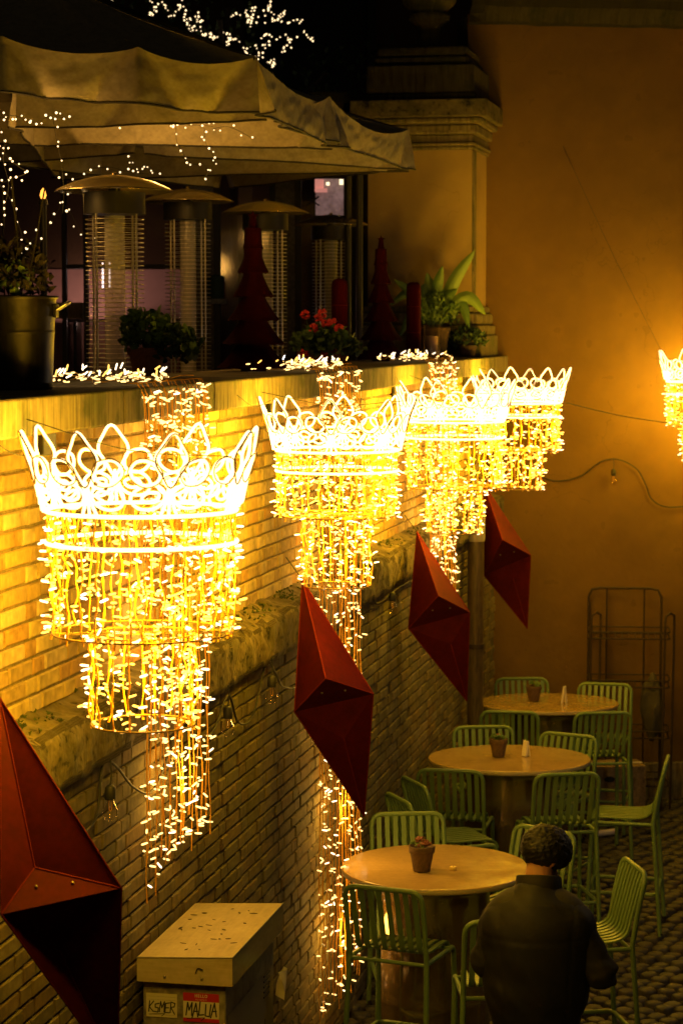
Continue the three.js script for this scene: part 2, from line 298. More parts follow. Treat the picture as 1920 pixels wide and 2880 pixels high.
function lay(t, x0, x1, y0, y1, o, mats, sd, jitter, skip) { // stretcher and header by turns; x along the wall
  seed(sd);
  const course = (y1 - y0) / Math.round((y1 - y0) / 0.067), bh = course - 0.011;
  const G = { s: [0, 1, 2, 3].map((k) => brickGeo(0.236, bh, k)), h: [4, 5, 6, 7].map((k) => brickGeo(0.113, bh, k)) };
  const list = [];
  for (let j = 0; j < Math.round((y1 - y0) / course); j++) {
    let x = x0 - (j % 2) * 0.185 - rr(0, 0.05), q = j % 2;
    while (x < x1) {
      const kind = (q++ % 2) ? 'h' : 's', w = kind === 's' ? 0.236 : 0.113, cx = x + w / 2, y = y0 + (j + 0.5) * course; x += w + 0.011 + rr(-0.002, 0.003);
      if (cx - w / 2 < x0 - 0.3 || cx + w / 2 > x1 + 0.02 || (skip && skip(cx, y))) continue;
      const lost = rnd() < 0.012 ? -0.02 : 0;
      list.push({ kind, v: Math.floor(rnd() * 4), m: Math.floor(rnd() * mats.length), x: cx, y, o: o + rr(-jitter, jitter) + lost, rz: rr(-0.008, 0.008), ry: rr(-0.012, 0.012) });
    }
  }
  t.updateMatrixWorld();
  const view = list.map((b) => { const p = t.localToWorld(V(b.x, b.y, b.o)); return { b, k: inFrame(p, 1) ? -p.z : 1e3 }; }).sort((a, b) => a.k - b.k);
  const rest = mats.map(() => []);
  view.forEach(({ b }, i) => {
    const g = G[b.kind][b.v];
    if (i < 300) { const m = part('brick', g, mats[b.m], t); m.position.set(b.x, b.y, b.o); m.rotation.set(0, b.ry, b.rz); }
    else rest[b.m].push(moved(g.clone(), b.x, b.y, b.o, 0, b.ry, b.rz));
  });
  rest.forEach((gs, i) => { if (gs.length) part('brickwork', mergeGeometries(gs), mats[i], t).userData.kind = 'stuff'; });
}
const LEDGE0 = 2.34, LEDGE1 = 2.57, COPE0 = 3.60, COPE1 = 3.73, SET = -0.09, LEN = 13.6;
{ // lower wall with its stone ledge
  const t = wallThing('retaining_wall', 'long brown brick retaining wall with a rough stone ledge beside the bar tables', 'wall');
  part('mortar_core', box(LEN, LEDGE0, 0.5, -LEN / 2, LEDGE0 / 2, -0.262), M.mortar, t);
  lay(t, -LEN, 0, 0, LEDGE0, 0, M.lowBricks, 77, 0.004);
  seed(91); let x = -LEN;
  while (x < -0.02) { // weathered ledge blocks
    const w = Math.min(rr(0.75, 1.25), -x), nu = Math.max(4, Math.round(w / 0.022)), prof = [[-0.30, LEDGE0 + 0.003], [0.01, LEDGE0 + 0.003], [0.045, LEDGE0 + 0.012], [0.056, LEDGE0 + 0.05], [0.058, LEDGE0 + 0.10], [0.06, LEDGE0 + 0.15], [0.058, LEDGE0 + 0.195], [0.05, LEDGE1 - 0.012], [0.022, LEDGE1 + 0.004], [-0.03, LEDGE1 + 0.016], [-0.06, LEDGE1 + 0.028], [-0.088, LEDGE1 + 0.04], [-0.30, LEDGE1 + 0.04]];
    const x0 = x + 0.004, ww = w - 0.008;
    const g = sheet(nu, prof.length - 1, (u, v) => { const [o, y] = prof[Math.round(v * (prof.length - 1))], X = x0 + u * ww, k = v > 0.05 && v < 0.95 ? 1 : 0, e = 0.010 * n3(X * 14, y * 22, o * 14) + 0.012 * n3(X * 5, y * 9, 3) + 0.007 * n3(X * 30, y * 40, 9), edge = Math.min(u, 1 - u) * ww < 0.02 ? -0.008 : 0; return V(X, y + k * e * (v > 0.55 ? 1 : 0.3), o + k * (e * 1.1 + edge)); });
    part('ledge_stone', boxUV(g, x), M.ledge, t); x += w;
  }
  // moss and dry leaves lodged at the back of the ledge
  const bits = []; seed(17);
  for (let i = 0; i < 900; i++) { const X = -rr(0.5, LEN), o = rr(-0.086, 0.02), y = LEDGE1 + 0.04 - (o + 0.088) * 0.30 + 0.006; if (n3(X * 2.2, 1, 4) < -0.1) continue; bits.push(moved(new THREE.TetrahedronGeometry(rr(0.006, 0.016)).scale(1, 0.6, 1), X, y, o, rr(0, 3), rr(0, 3), 0)); }
  const m = part('moss', merge(bits), M.moss, t); m.userData.kind = 'stuff';
}
{ // upper wall, under the coping
  const t = wallThing('parapet_wall', 'yellow brick terrace wall above the ledge, topped with streaked stone coping', 'wall');
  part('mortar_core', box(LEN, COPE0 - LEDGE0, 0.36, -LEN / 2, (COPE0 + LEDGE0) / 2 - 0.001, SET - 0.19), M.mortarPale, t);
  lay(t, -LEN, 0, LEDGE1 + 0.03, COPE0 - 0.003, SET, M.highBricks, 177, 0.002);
  seed(5); let x = -LEN;
  while (x < 0.2) { const w = Math.min(rr(1.2, 1.6), 0.22 - x); if (w < 0.05) break; const g = new RoundedBoxGeometry(w - 0.006, COPE1 - COPE0, 0.66, 2, 0.012).translate(x + w / 2, (COPE0 + COPE1) / 2, -0.24); part('coping_stone', boxUV(g, x * 0.37, x * 0.11), M.coping, t); x += w; }
  // iron fixing plates and dark vents below the coping
  for (const s of [11.0, 7.6, 4.2, 1.2]) part('vent_plate', rbox(0.14, 0.09, 0.02, 0.004, -s, 3.55, SET + 0.014), M.black, t);
}
{ // downpipe in front of the brick, with a pale collar at its head
  const t = thing('downpipe', 'brown metal downpipe on the brick wall near the far corner', 'downpipe', [0, 0, 0]);
  const p = wp(1.79, 0, 0.10); t.position.copy(p);
  part('pipe', cyl(0.062, 0.062, 2.62, 0, 0.02, 0, 24), M.pipe, t);
  part('sleeve', lathe([[0.066, 2.36], [0.068, 2.37], [0.068, 2.58], [0.055, 2.66], [0.02, 2.69]], 24), M.frosted, t);
  for (const y of [0.5, 1.55]) part('bracket', merge([cyl(0.07, 0.07, 0.035, 0, y, 0, 24), moved(box(0.05, 0.03, 0.12), -0.05, y + 0.017, -0.04, 0, WTURN, 0)]), M.iron, t);
}

// ---------------------------------------------------------------- far plaster wall
{
  const t = thing('plaster_wall', 'tall cracked ochre plaster wall closing the end of the street', 'wall', [1.275, 0, -18.8], Math.atan(0.16));
  const W = 7, H = 6.5;
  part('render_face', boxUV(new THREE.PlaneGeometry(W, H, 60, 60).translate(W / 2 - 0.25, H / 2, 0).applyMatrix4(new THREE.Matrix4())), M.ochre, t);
  { const p = t.children[0].geometry.attributes.position; for (let i = 0; i < p.count; i++) p.setZ(i, 0.012 * n3(p.getX(i) * 0.9, p.getY(i) * 0.9, 2) + 0.004 * n3(p.getX(i) * 4, p.getY(i) * 4, 7)); t.children[0].geometry.computeVertexNormals(); }
  part('masonry', box(W, H, 0.4, W / 2 - 0.25, H / 2, -0.24), M.mortar, t);
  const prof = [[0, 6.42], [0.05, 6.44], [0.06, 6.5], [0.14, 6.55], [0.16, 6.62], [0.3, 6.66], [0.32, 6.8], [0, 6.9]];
  part('cornice', boxUV(sheet(60, prof.length - 1, (u, v) => { const [o, y] = prof[Math.round(v * (prof.length - 1))]; const X = -0.25 + u * W; return V(X, y + 0.008 * n3(X * 6, y * 9, 3), o + 0.006 * n3(X * 9, y * 6, 5)); })), M.corniceDark, t);
  part('base_course', rbox(W, 0.32, 0.05, 0.01, W / 2 - 0.25, 0.14, 0.03), M.pierStone, t);
}

// ---------------------------------------------------------------- terrace
{
  const g = new THREE.BufferGeometry(), a = wp(LEN, 2.9, -0.45), b = wp(0, 2.9, -0.45), pts = [a, b, V(b.x - 0.2, 2.9, -25), V(-9, 2.9, -25), V(-9, 2.9, a.z)];
  const sh = new THREE.Shape(pts.map((p) => new THREE.Vector2(p.x, -p.z))); const e = new THREE.ExtrudeGeometry(sh, { depth: 0.25, bevelEnabled: false }).rotateX(-Math.PI / 2).translate(0, 2.65, 0);
  structure(new THREE.Mesh(boxUV(e), M.pierStone), 'terrace_floor'); g.dispose();
}
{ // gate pier: wall frame, s 0..0.83, o -0.93..-0.066
  const t = wallThing('stone_pier', 'weathered plaster pier with moulded cap and urn on the terrace end', 'pier');
  const cx = -0.415, cz = -0.5, sq = (w, y0, y1, r = 0.012) => rbox(w, y1 - y0, w, r, cx, (y0 + y1) / 2, cz);
  part('plinth', merge([sq(1.02, 3.732, 3.9), sq(0.98, 3.9, 3.98), sq(0.94, 3.98, 4.08, 0.03), sq(0.89, 4.08, 4.13)]), M.pierStone, t);
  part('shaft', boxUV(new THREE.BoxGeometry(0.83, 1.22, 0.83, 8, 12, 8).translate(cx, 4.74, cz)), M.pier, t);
  part('corner_strip', rbox(0.10, 1.2, 0.02, 0.004, cx - 0.36, 4.74, cz + 0.425), M.pierStone, t);
  part('necking', merge([sq(0.87, 5.35, 5.38), sq(0.90, 5.38, 5.41, 0.012)]), M.pierStone, t);
  part('cap', merge([sq(0.86, 5.41, 5.47), sq(0.92, 5.47, 5.55, 0.02), sq(1.0, 5.55, 5.60, 0.02)]), M.pierStone, t);
  part('cap_slab', sq(1.08, 5.60, 5.74, 0.012), S({ color: C(0.20, 0.16, 0.08), map: T.tuff, bumpMap: T.stoneBump, bumpScale: 0.014 }), t);
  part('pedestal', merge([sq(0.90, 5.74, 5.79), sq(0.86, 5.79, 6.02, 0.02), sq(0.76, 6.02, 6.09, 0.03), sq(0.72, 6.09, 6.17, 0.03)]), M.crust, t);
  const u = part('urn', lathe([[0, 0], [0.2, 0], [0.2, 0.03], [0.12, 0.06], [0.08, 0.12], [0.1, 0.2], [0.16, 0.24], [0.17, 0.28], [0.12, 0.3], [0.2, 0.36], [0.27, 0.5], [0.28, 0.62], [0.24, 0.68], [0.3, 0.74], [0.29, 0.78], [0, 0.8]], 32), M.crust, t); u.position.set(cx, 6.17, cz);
}
{ // pavilion behind the terrace: dark frames, panes, a pink lit room
  const t = thing('glazed_pavilion', 'dark framed glazed pavilion with a pink lit room behind the heaters', 'building', [0, 2.9, -19.35]);
  const P = 331, X = (px) => (px - 960) / P, Y = (py) => (HORIZON - py) / P + EYE - 2.9;
  const rect = (x0, x1, y0, y1, d, z = 0) => box(X(x1) - X(x0), Y(y0) - Y(y1), d, (X(x0) + X(x1)) / 2, (Y(y0) + Y(y1)) / 2, z);
  const ymin = 1272, top = 300;
  for (const [a, b] of [[-330, -310], [180, 192], [240, 252], [520, 536], [604, 622], [760, 776], [830, 848], [966, 1000], [1030, 1062]]) part('post', rect(a, b, top, ymin, 0.10), M.frameDark, t);
  part('head_beam', rect(-330, 1062, top - 30, top, 0.14), M.frameDark, t);
  part('transom', rect(192, 520, 745, 757, 0.05), M.frameDark, t);
  part('solid_panel', rect(536, 604, top, ymin, 0.06), M.panelGrey, t);
  part('solid_panel', rect(776, 830, top, 1000, 0.05), M.panelGrey, t);
  part('door_leaf', rect(1000, 1030, top, ymin, 0.05), M.black, t);
  part('pane', rect(-310, 180, top, ymin, 0.008), M.clear, t); part('pane', rect(252, 520, top, 745, 0.008), M.clear, t);
  part('pane', rect(622, 760, top, ymin, 0.008), M.clear, t); part('pane', rect(848, 966, top, 1000, 0.008), M.clear, t);
  // room
  const rz = -2.2;
  part('room_wall', rect(-400, 505, 740, ymin, 0.05, rz), M.pinkWall, t); part('room_divider', rect(505, 640, 200, ymin, 0.06, rz + 0.2), M.brownWall, t);
  part('room_wall', rect(-400, 620, 200, 738, 0.05, rz + 0.4), M.brownWall, t);
  part('room_wall', rect(622, 1200, 200, ymin, 0.05, rz - 0.3), M.brownWall, t);
  part('room_side', box(0.06, 2.9, 2.6, 0.36, 1.45, -1.3), M.panelGrey, t);
  part('ceiling_slab', box(6.4, 0.12, 2.8, -1.9, 2.93, -1.35), M.frameDark, t);
  part('counter', merge([rect(120, 500, 895, 905, 0.5, rz + 0.5), rect(150, 160, 905, 1200, 0.4, rz + 0.5), rect(470, 480, 905, 1200, 0.4, rz + 0.5)]), M.frameDark, t);
  part('drawer_box', rect(140, 222, 850, 896, 0.3, -0.5), M.cardboard, t);
  part('shelf_tray', rect(245, 335, 882, 892, 0.3, rz + 0.5), M.paper, t);
  part('curtain_strip', rect(660, 700, 478, 575, 0.02, -0.9), M.paper, t);
  part('wall_shelf', rect(560, 640, 842, 856, 0.2, 0.12), M.panelGrey, t); part('jar', moved(lathe([[0, 0], [0.07, 0], [0.07, 0.18], [0.05, 0.2], [0, 0.2]], 16), X(610), Y(842), 0.12), M.leafDark, t);
  // bright window reflection behind the end pane, painted as glowing panel and patches
  part('glow_panel', rect(884, 966, 486, 592, 0.03, -1.0), S({ color: C(0.3, 0.24, 0.2), emissive: C(0.34, 0.20, 0.19), emissiveMap: T.scuff, map: T.grain, roughness: 0.8 }), t);
  part('glow_patch', merge([rect(882, 908, 488, 524, 0.03, -0.97), rect(884, 918, 515, 526, 0.03, -0.95)]), S({ color: C(0.7, 0.3, 0.25), emissive: C(0.62, 0.24, 0.20) }), t);
  part('glow_square', merge([rect(954, 965, 489, 504, 0.03, -0.94), rect(915, 925, 497, 506, 0.03, -0.94)]), S({ color: C(1, 1, 0.9), emissive: C(2.2, 1.9, 1.2) }), t);
  part('cross_mark', merge([moved(box(0.13, 0.012, 0.012), X(880), Y(570), 0.06, 0, 0, 0.62), moved(box(0.13, 0.012, 0.012), X(880), Y(570), 0.062, 0, 0, -0.62)]), M.black, t);
  // glowing strips stand in for white tube reflections on the heater glass
  for (const x of [-2.10, -2.04]) { const m = part('glow_strip', cyl(0.006, 0.006, 0.22, x, 1.42 + x * 0.1 + 0.2, rz + 1.4, 10), S({ color: C(1, 0.95, 0.9), emissive: C(3, 2.4, 2.3) }), t); m.name = 'glow_strip'; }
  const l = new THREE.PointLight(C(1, 0.60, 0.50), 1.1); l.position.set(-2.3, 1.15, rz + 0.6); l.castShadow = true; l.shadow.radius = 3; t.add(l);
  shade(t);
}
{ // house behind it all
  const t = thing('dark_house', 'unlit brown house rising behind the awnings and pier', 'building', [0, 0, -27]);
  part('wall', box(26, 14, 0.5, -2, 7, -0.3), M.brownWall, t);
  for (const [x, y] of [[-0.35, 7.1], [3.1, 7.4], [-6.5, 7.1]]) { const f = part('window', merge([box(1.5, 0.1, 0.14, x, y + 0.95, 0.02), box(1.5, 0.1, 0.14, x, y - 0.95, 0.02), box(0.1, 2, 0.14, x - 0.7, y, 0.02), box(0.1, 2, 0.14, x + 0.7, y, 0.02)]), M.frameDark, t); part('pane', box(1.3, 1.8, 0.02, x, y, -0.02), M.black, f); }
}

// ---------------------------------------------------------------- chandeliers
const bulbGeo = lathe([[0, -0.015], [0.0034, -0.014], [0.0041, -0.002], [0.0043, 0.010], [0.0026, 0.0155], [0, 0.017]], 6);
const capGeo = lathe([[0.0032, -0.026], [0.0038, -0.013], [0.0042, -0.012]], 5);
const fairyGeo = new THREE.IcosahedronGeometry(1, 1);
const UPV = V(0, 1, 0);
function putBulb(parent, p, dir, k = 1, mat = null) {
  const r = rnd(), m = part('bulb', bulbGeo, mat ?? (r < 0.6 ? M.bulb : r < 0.985 ? M.bulbWarm : M.bulbCool), parent);
  m.position.copy(p).addScaledVector(dir, 0.026 * k); m.quaternion.setFromUnitVectors(UPV, dir.clone().normalize()); m.scale.setScalar(k * 0.9); return m;
}
const sideways = (tilt = 0.5) => { const a = rr(0, Math.PI * 2); return V(Math.cos(a), rr(-tilt, tilt), Math.sin(a)).normalize(); };
function chandelier(cfg) {
  let extraN = 0; const { x, z, dy = 0, turn = 0, t1 = 3.0, t2 = 2.69, label, power = 1 } = cfg;
  const y0 = t2 + dy, t = thing('crown_chandelier', label, 'chandelier', [x, y0, z], turn, 'crown chandeliers hung along the street'); t.scale.setScalar(cfg.size ?? 1);
  seed(cfg.seed); const R = 0.302, Y = (y) => y + dy - y0, r1 = Y(3.38), r2 = Y(3.28), b1 = Y(t1), b2 = 0, R1 = 0.285, R2 = 0.165;
  for (const y of [r1, r2]) part('rope_ring', new THREE.TorusGeometry(R, 0.0070, 6, 64).rotateX(Math.PI / 2).translate(0, y, 0), M.rope, t);
  for (const [r, y] of [[R1, b1], [R2, b2], [R2, b1 - 0.005]]) part('hoop', merge([new THREE.TorusGeometry(r, 0.0035, 5, 48).rotateX(Math.PI / 2).translate(0, y, 0), ...(r === R2 && y === b2 ? [] : [rod(V(-R1, y, 0), V(R1, y, 0), 0.002, 5), rod(V(0, y, -R1), V(0, y, R1), 0.002, 5)])]), M.frameMetal, t);
  // crown motifs on a flared cone
  const N = 8, cone = (a, v) => { const rad = R + 0.012 + v * 0.19 + (v > 0.14 ? (v - 0.14) * 0.10 : 0); return V(Math.sin(a) * rad, r1 + v * 0.90, Math.cos(a) * rad); };
  for (let m = 0; m < N; m++) {
    const a0 = m * Math.PI * 2 / N + 0.2, q = (u, v) => cone(a0 + u / (R + 0.06), v), J = () => rr(-0.006, 0.006);
    const loop = (cx, cy, rx, ry, rot = 0) => { const pts = []; for (let i = 0; i < 10; i++) { const g = i / 10 * Math.PI * 2, ex = Math.cos(g) * rx, ey = Math.sin(g) * ry; pts.push(q(cx + ex * Math.cos(rot) - ey * Math.sin(rot) + J() * 0.4, cy + ex * Math.sin(rot) + ey * Math.cos(rot) + J() * 0.4)); } return pts; };
    const tip = 0.285 + J(), drop = [q(0, 0.10), q(0.03, 0.145), q(0.052, 0.195), q(0.03, 0.245), q(0, tip), q(-0.03, 0.245), q(-0.052, 0.195), q(-0.03, 0.145)];
    const ropes = [tube(drop, 0.0053, 5, 40, true, 0.6)];
    for (const s of [-1, 1]) {
      ropes.push(tube(loop(s * 0.082, 0.152, 0.050, 0.040, s * 0.5), 0.0053, 5, 30, true), tube(loop(s * 0.072, 0.068, 0.058, 0.042, -s * 0.15), 0.0053, 5, 30, true), tube(loop(s * 0.064, 0.070, 0.030, 0.017, -s * 0.2), 0.0052, 5, 22, true));
      ropes.push(tube([q(s * 0.004, 0.11), q(s * 0.012, 0.05), q(s * 0.03, 0.004)], 0.0052, 5, 10));
    }
    ropes.push(tube([q(0, 0.12), q(0, 0.06), q(0, 0)], 0.0053, 5, 8));
    const mo = part('crown_motif', merge(ropes), M.rope, t);
    const off = (p) => p.clone().multiply(V(1.025, 1, 1.025));
    part('wire_frame', merge([tube(drop.map(off), 0.0028, 4, 40, true, 0.6), tube(loop(0.082, 0.152, 0.056, 0.046, 0.5).map(off), 0.0022, 4, 26, true), tube(loop(-0.082, 0.152, 0.056, 0.046, -0.5).map(off), 0.0022, 4, 26, true)]), M.frameMetal, mo);
  }
  // hanging strands
  let left = 296;
  const strand = (a, r0, r1_, ya, yb, n, wob) => {
    const pts = [], k = Math.max(3, Math.round((ya - yb) / 0.05));
    for (let i = 0; i <= k; i++) { const f = i / k, rad = lerp(r0, r1_, f) + rr(-wob, wob) * (i && i < k ? 1 : 0.2), aa = a + rr(-wob, wob) * 2.2; pts.push(V(Math.sin(aa) * rad, lerp(ya, yb, f), Math.cos(aa) * rad)); }
    const twin = pts.map((p) => p.clone().add(V(rr(-0.005, 0.005), 0, rr(-0.005, 0.005))));
    const st = part('light_strand', merge([tube(pts, 0.0021, 4, k * 2), tube(twin, 0.0019, 4, k * 2)]), M.goldWire, t);
    for (let i = 0; i < n && left > 0; i++, left--) { extraN++; const f = (i + rr(0.15, 0.85)) / n * k, j = Math.min(k - 1, Math.floor(f)), p = pts[j].clone().lerp(pts[j + 1], f - j), out = V(Math.sin(a), 0, Math.cos(a)); putBulb(st, p, sideways(0.45).addScaledVector(out, 0.55).normalize()); }
  };
  for (let i = 0; i < 32; i++) strand(i / 32 * 6.283 + rr(-0.06, 0.06), R - 0.01, R1, r1 - 0.01, b1 - rr(0, 0.025), 6, 0.012);
  for (let i = 0; i < 18; i++) strand(i / 18 * 6.283 + rr(-0.1, 0.1), R2 + 0.008, R2, b1, b2 - rr(-0.01, 0.02), 7, 0.012);
  // the finer net of wire round the band and the small bulbs no one could pick apart
  const net = []; for (let i = 0; i < 60; i++) { const a = i / 60 * 6.283, b = a + rr(-0.2, 0.2), P = (q, y) => V(Math.sin(q) * R * 0.99, y, Math.cos(q) * R * 0.99); net.push(rod(P(a, r1), P(b, r2 - 0.03), 0.0016, 4)); }
  part('band_net', merge(net), M.goldWire, t).userData.kind = 'stuff';
  const more = []; for (let i = 0; i < 430; i++) { const up = rnd() < 0.68, a = rr(0, 6.283), y = up ? lerp(b1 - 0.01, r1, rnd()) : lerp(b2 - 0.01, b1, rnd()), rad = (up ? R1 + 0.012 : R2) + rr(-0.03, 0.012), d = sideways(0.5); const g = bulbGeo.clone().scale(0.8, 0.75, 0.8); g.applyQuaternion(new THREE.Quaternion().setFromUnitVectors(UPV, d)); more.push(g.translate(Math.sin(a) * rad, y, Math.cos(a) * rad)); }
  part('small_bulbs', merge(more), M.bulbWarm, t).userData.kind = 'stuff';
  // lamps of the same light inside the drum and the crown
  const lampsAt = [[0, (b1 + b2) / 2, 0, 0.14]]; for (let i = 0; i < 4; i++) { const a = i * PI / 2 - turn + AW; lampsAt.push([Math.sin(a) * 0.29, r1 + 0.08, Math.cos(a) * 0.29, 0.125], [Math.sin(a) * 0.25, (r2 + b1) / 2, Math.cos(a) * 0.25, 0.09]); }
  for (const [lx, y, lz, p] of lampsAt) { const l = new THREE.PointLight(LIGHT, CHANDELIER * p * power); l.position.set(lx, y, lz); l.castShadow = true; l.shadow.radius = 2.5; t.add(l); }
  return t;
}
const CH = [
  { x: -0.632, z: -7.18, seed: 11, turn: 0.15, dy: 0.0, t1: 2.99, t2: 2.695, label: 'glowing crown chandelier hanging beside the parapet over the metal cabinet' },
  { x: -0.02, z: -10.3, seed: 12, turn: 0.5, dy: 0.077, t1: 3.059, t2: 2.709, size: 0.92, label: 'glowing crown chandelier above the red star beside the long light curtain' },
  { x: 0.70, z: -14.1, seed: 13, turn: 0.25, dy: 0.0, t1: 2.97, t2: 2.69, label: 'glowing crown chandelier above the star next to the downpipe' },
  { x: 1.33, z: -17.0, seed: 14, turn: 0.7, dy: 0.02, t1: 3.03, t2: 2.74, label: 'glowing crown chandelier over the rear corner where brick meets plaster' },
  { x: 2.95, z: -18.58, seed: 15, turn: 0.1, dy: 0.14, t1: 3.03, t2: 2.74, label: 'glowing crown chandelier close to the plain ochre plaster wall' },
];
for (const c of CH) {
  const t = chandelier(c);
  // black hanging wires from the crown to the coping or the plaster
  const anchors = c.x > 2.5 ? [[-0.7, 2.2, -0.5], [0.5, 2.0, -0.5]] : [[0, 0, 0]];
  const wires = []; seed(c.seed + 40);
  for (const sgn of [-1, 1]) {
    const from = V(t.position.x + sgn * 0.30, 3.55 + c.dy, t.position.z + sgn * 0.05);
    let to;
    if (c.x > 2.5) { to = V(c.x + sgn * 0.9 - 0.3, 5.6, -BACK(c.x + sgn * 0.9) + 0.02); } else { const s = (18.8 + from.z) / Math.cos(AW) + sgn * -0.28 + 0.05; to = wp(s, 3.66, 0.094); }
    const mid = from.clone().lerp(to, 0.5); mid.y -= 0.04; wires.push(tube([from, mid, to], 0.0018, 5, 14));
  }
  t.updateMatrixWorld(); for (const g of wires) part('hanging_wire', g.applyMatrix4(t.matrixWorld.clone().invert()), M.darkWire, t); anchors.length = 0;
}

// ---------------------------------------------------------------- curtains of light hanging over the coping
function curtain(s0, s1, yEnd, lead, n, per, sd, label) {
  const t = wallThing('light_curtain', label, 'light curtain', 'light curtains draped over the coping'); seed(sd);
  const L = (s, y, o) => V(-s, y, o); let left = 296;
  const cords = []; for (let c = 0; c < 4; c++) { const pts = []; for (let i = 0; i <= 14; i++) { const s = lerp(s0, s1, (c + 0.5) / 4) + rr(-0.08, 0.08); pts.push(L(s, COPE1 + 0.012 + rr(0, 0.03), lerp(lead, 0.08, i / 14))); } cords.push(tube(pts, 0.0022, 4, 40)); }
  const lc = part('lead_cord', merge(cords), M.goldWire, t);
  for (let i = 0; i < 34; i++, left--) { const f = rnd(), s = rr(s1, s0); putBulb(lc, L(s, COPE1 + 0.02 + rr(0, 0.03), lerp(lead, 0.06, f)), V(rr(-0.7, 0.7), rr(0.1, 1), rr(-0.2, 0.9)).normalize()); }
  for (let k = 0; k < n; k++) {
    const s = lerp(s0, s1, (k + 0.5) / n) + rr(-0.02, 0.02), end = yEnd + rr(-0.12, 0.1) + (k / n) * 0.02, pts = [L(s, COPE1 + 0.014, 0.02), L(s, COPE1 + 0.004, 0.088)];
    const len = COPE1 - end, K = Math.round(len / 0.12); for (let i = 1; i <= K; i++) pts.push(L(s + rr(-0.006, 0.006), COPE1 - len * i / K, 0.10 + rr(-0.006, 0.006)));
    const st = part('light_strand', merge([tube(pts, 0.0021, 4, K * 2 + 4), tube(pts.map((p) => p.clone().add(V(rr(-0.012, 0.012), 0, 0.003))), 0.0018, 4, K * 2 + 4)]), M.goldWire, t);
    for (let i = 0; i < per && left > 0; i++, left--) { const f = (i + rr(0.1, 0.9)) / per, j = 1 + f * K, a = pts[Math.floor(j)], b = pts[Math.min(K + 1, Math.floor(j) + 1)]; putBulb(st, a.clone().lerp(b, j - Math.floor(j)), V(rr(-1, 1), rr(-0.35, 0.35), rr(0.05, 0.8)).normalize(), 1.05, rnd() < 0.4 ? M.bulb : M.bulbMid); }
  }
  const more = []; for (let i = 0; i < n * per * 1.7; i++) { const g = bulbGeo.clone().scale(0.95, 0.85, 0.95); g.applyQuaternion(new THREE.Quaternion().setFromUnitVectors(UPV, sideways(0.4))); const lean = rnd(), p = lean < 0.14 ? L(rr(s1, s0), COPE1 + rr(0.01, 0.045), rr(lead, 0.08)) : lean < 0.38 ? L(rr(s1, s0), rr(COPE1 - 0.55, COPE1), 0.10) : L(rr(s1, s0), rr(yEnd, COPE1), 0.10); more.push(g.translate(p.x, p.y, p.z)); }
  part('small_bulbs', merge(more), M.bulbMid, t).userData.kind = 'stuff';
  const hgt = COPE1 - yEnd, nl = Math.max(2, Math.round(hgt / 0.7));
  for (let i = 0; i < nl; i++) { const l = new THREE.PointLight(C(1, 0.52, 0.07), CURTAIN * (hgt / 2.2) / nl * 2); l.position.copy(L((s0 + s1) / 2, COPE1 - hgt * (i + 0.5) / nl, 0.16)); l.castShadow = true; l.shadow.radius = 4; t.add(l); }
}
curtain(10.45, 9.45, 1.86, -0.44, 15, 18, 21, 'light curtain ending halfway down the bricks above the metal cabinet');
curtain(7.35, 6.2, 0.36, -0.27, 14, 19, 22, 'long light curtain falling behind the star almost to the street');
curtain(3.95, 2.75, 2.15, -0.27, 12, 18, 23, 'short light curtain draped over the coping beside the downpipe');

// ---------------------------------------------------------------- unlit festoon lamps on a black cable
const glassBulb = lathe([[0.012, 0], [0.013, -0.012], [0.026, -0.04], [0.029, -0.058], [0.022, -0.078], [0.008, -0.087], [0, -0.088]], 16);
const socketGeo = lathe([[0, 0.05], [0.01, 0.05], [0.019, 0.04], [0.021, 0.02], [0.021, -0.004], [0.012, -0.006]], 14);
function festoon(label, path, lamps) {
  const t = thing('festoon_cable', label, 'string lights', path[0].toArray(), 0, 'unlit festoon cables'); const o = path[0];
  part('cable', tube(path.map((p) => p.clone().sub(o)), 0.0055, 6, path.length * 8), M.darkWire, t);
  for (const p of lamps) {
    const q = p.clone().sub(o), so = part('socket', merge([socketGeo.clone(), tube([V(0, 0.05, 0), V(0.004, 0.09, -0.01), V(0, 0.14, -0.02)], 0.003, 5, 8)]), M.darkWire, t); so.position.copy(q);
    part('glass_bulb', glassBulb, M.clear, so); part('filament', tube([V(-0.006, -0.01, 0), V(-0.004, -0.045, 0), V(0.004, -0.045, 0), V(0.006, -0.01, 0)], 0.0014, 4, 12), M.goldWire, so);
  }
}
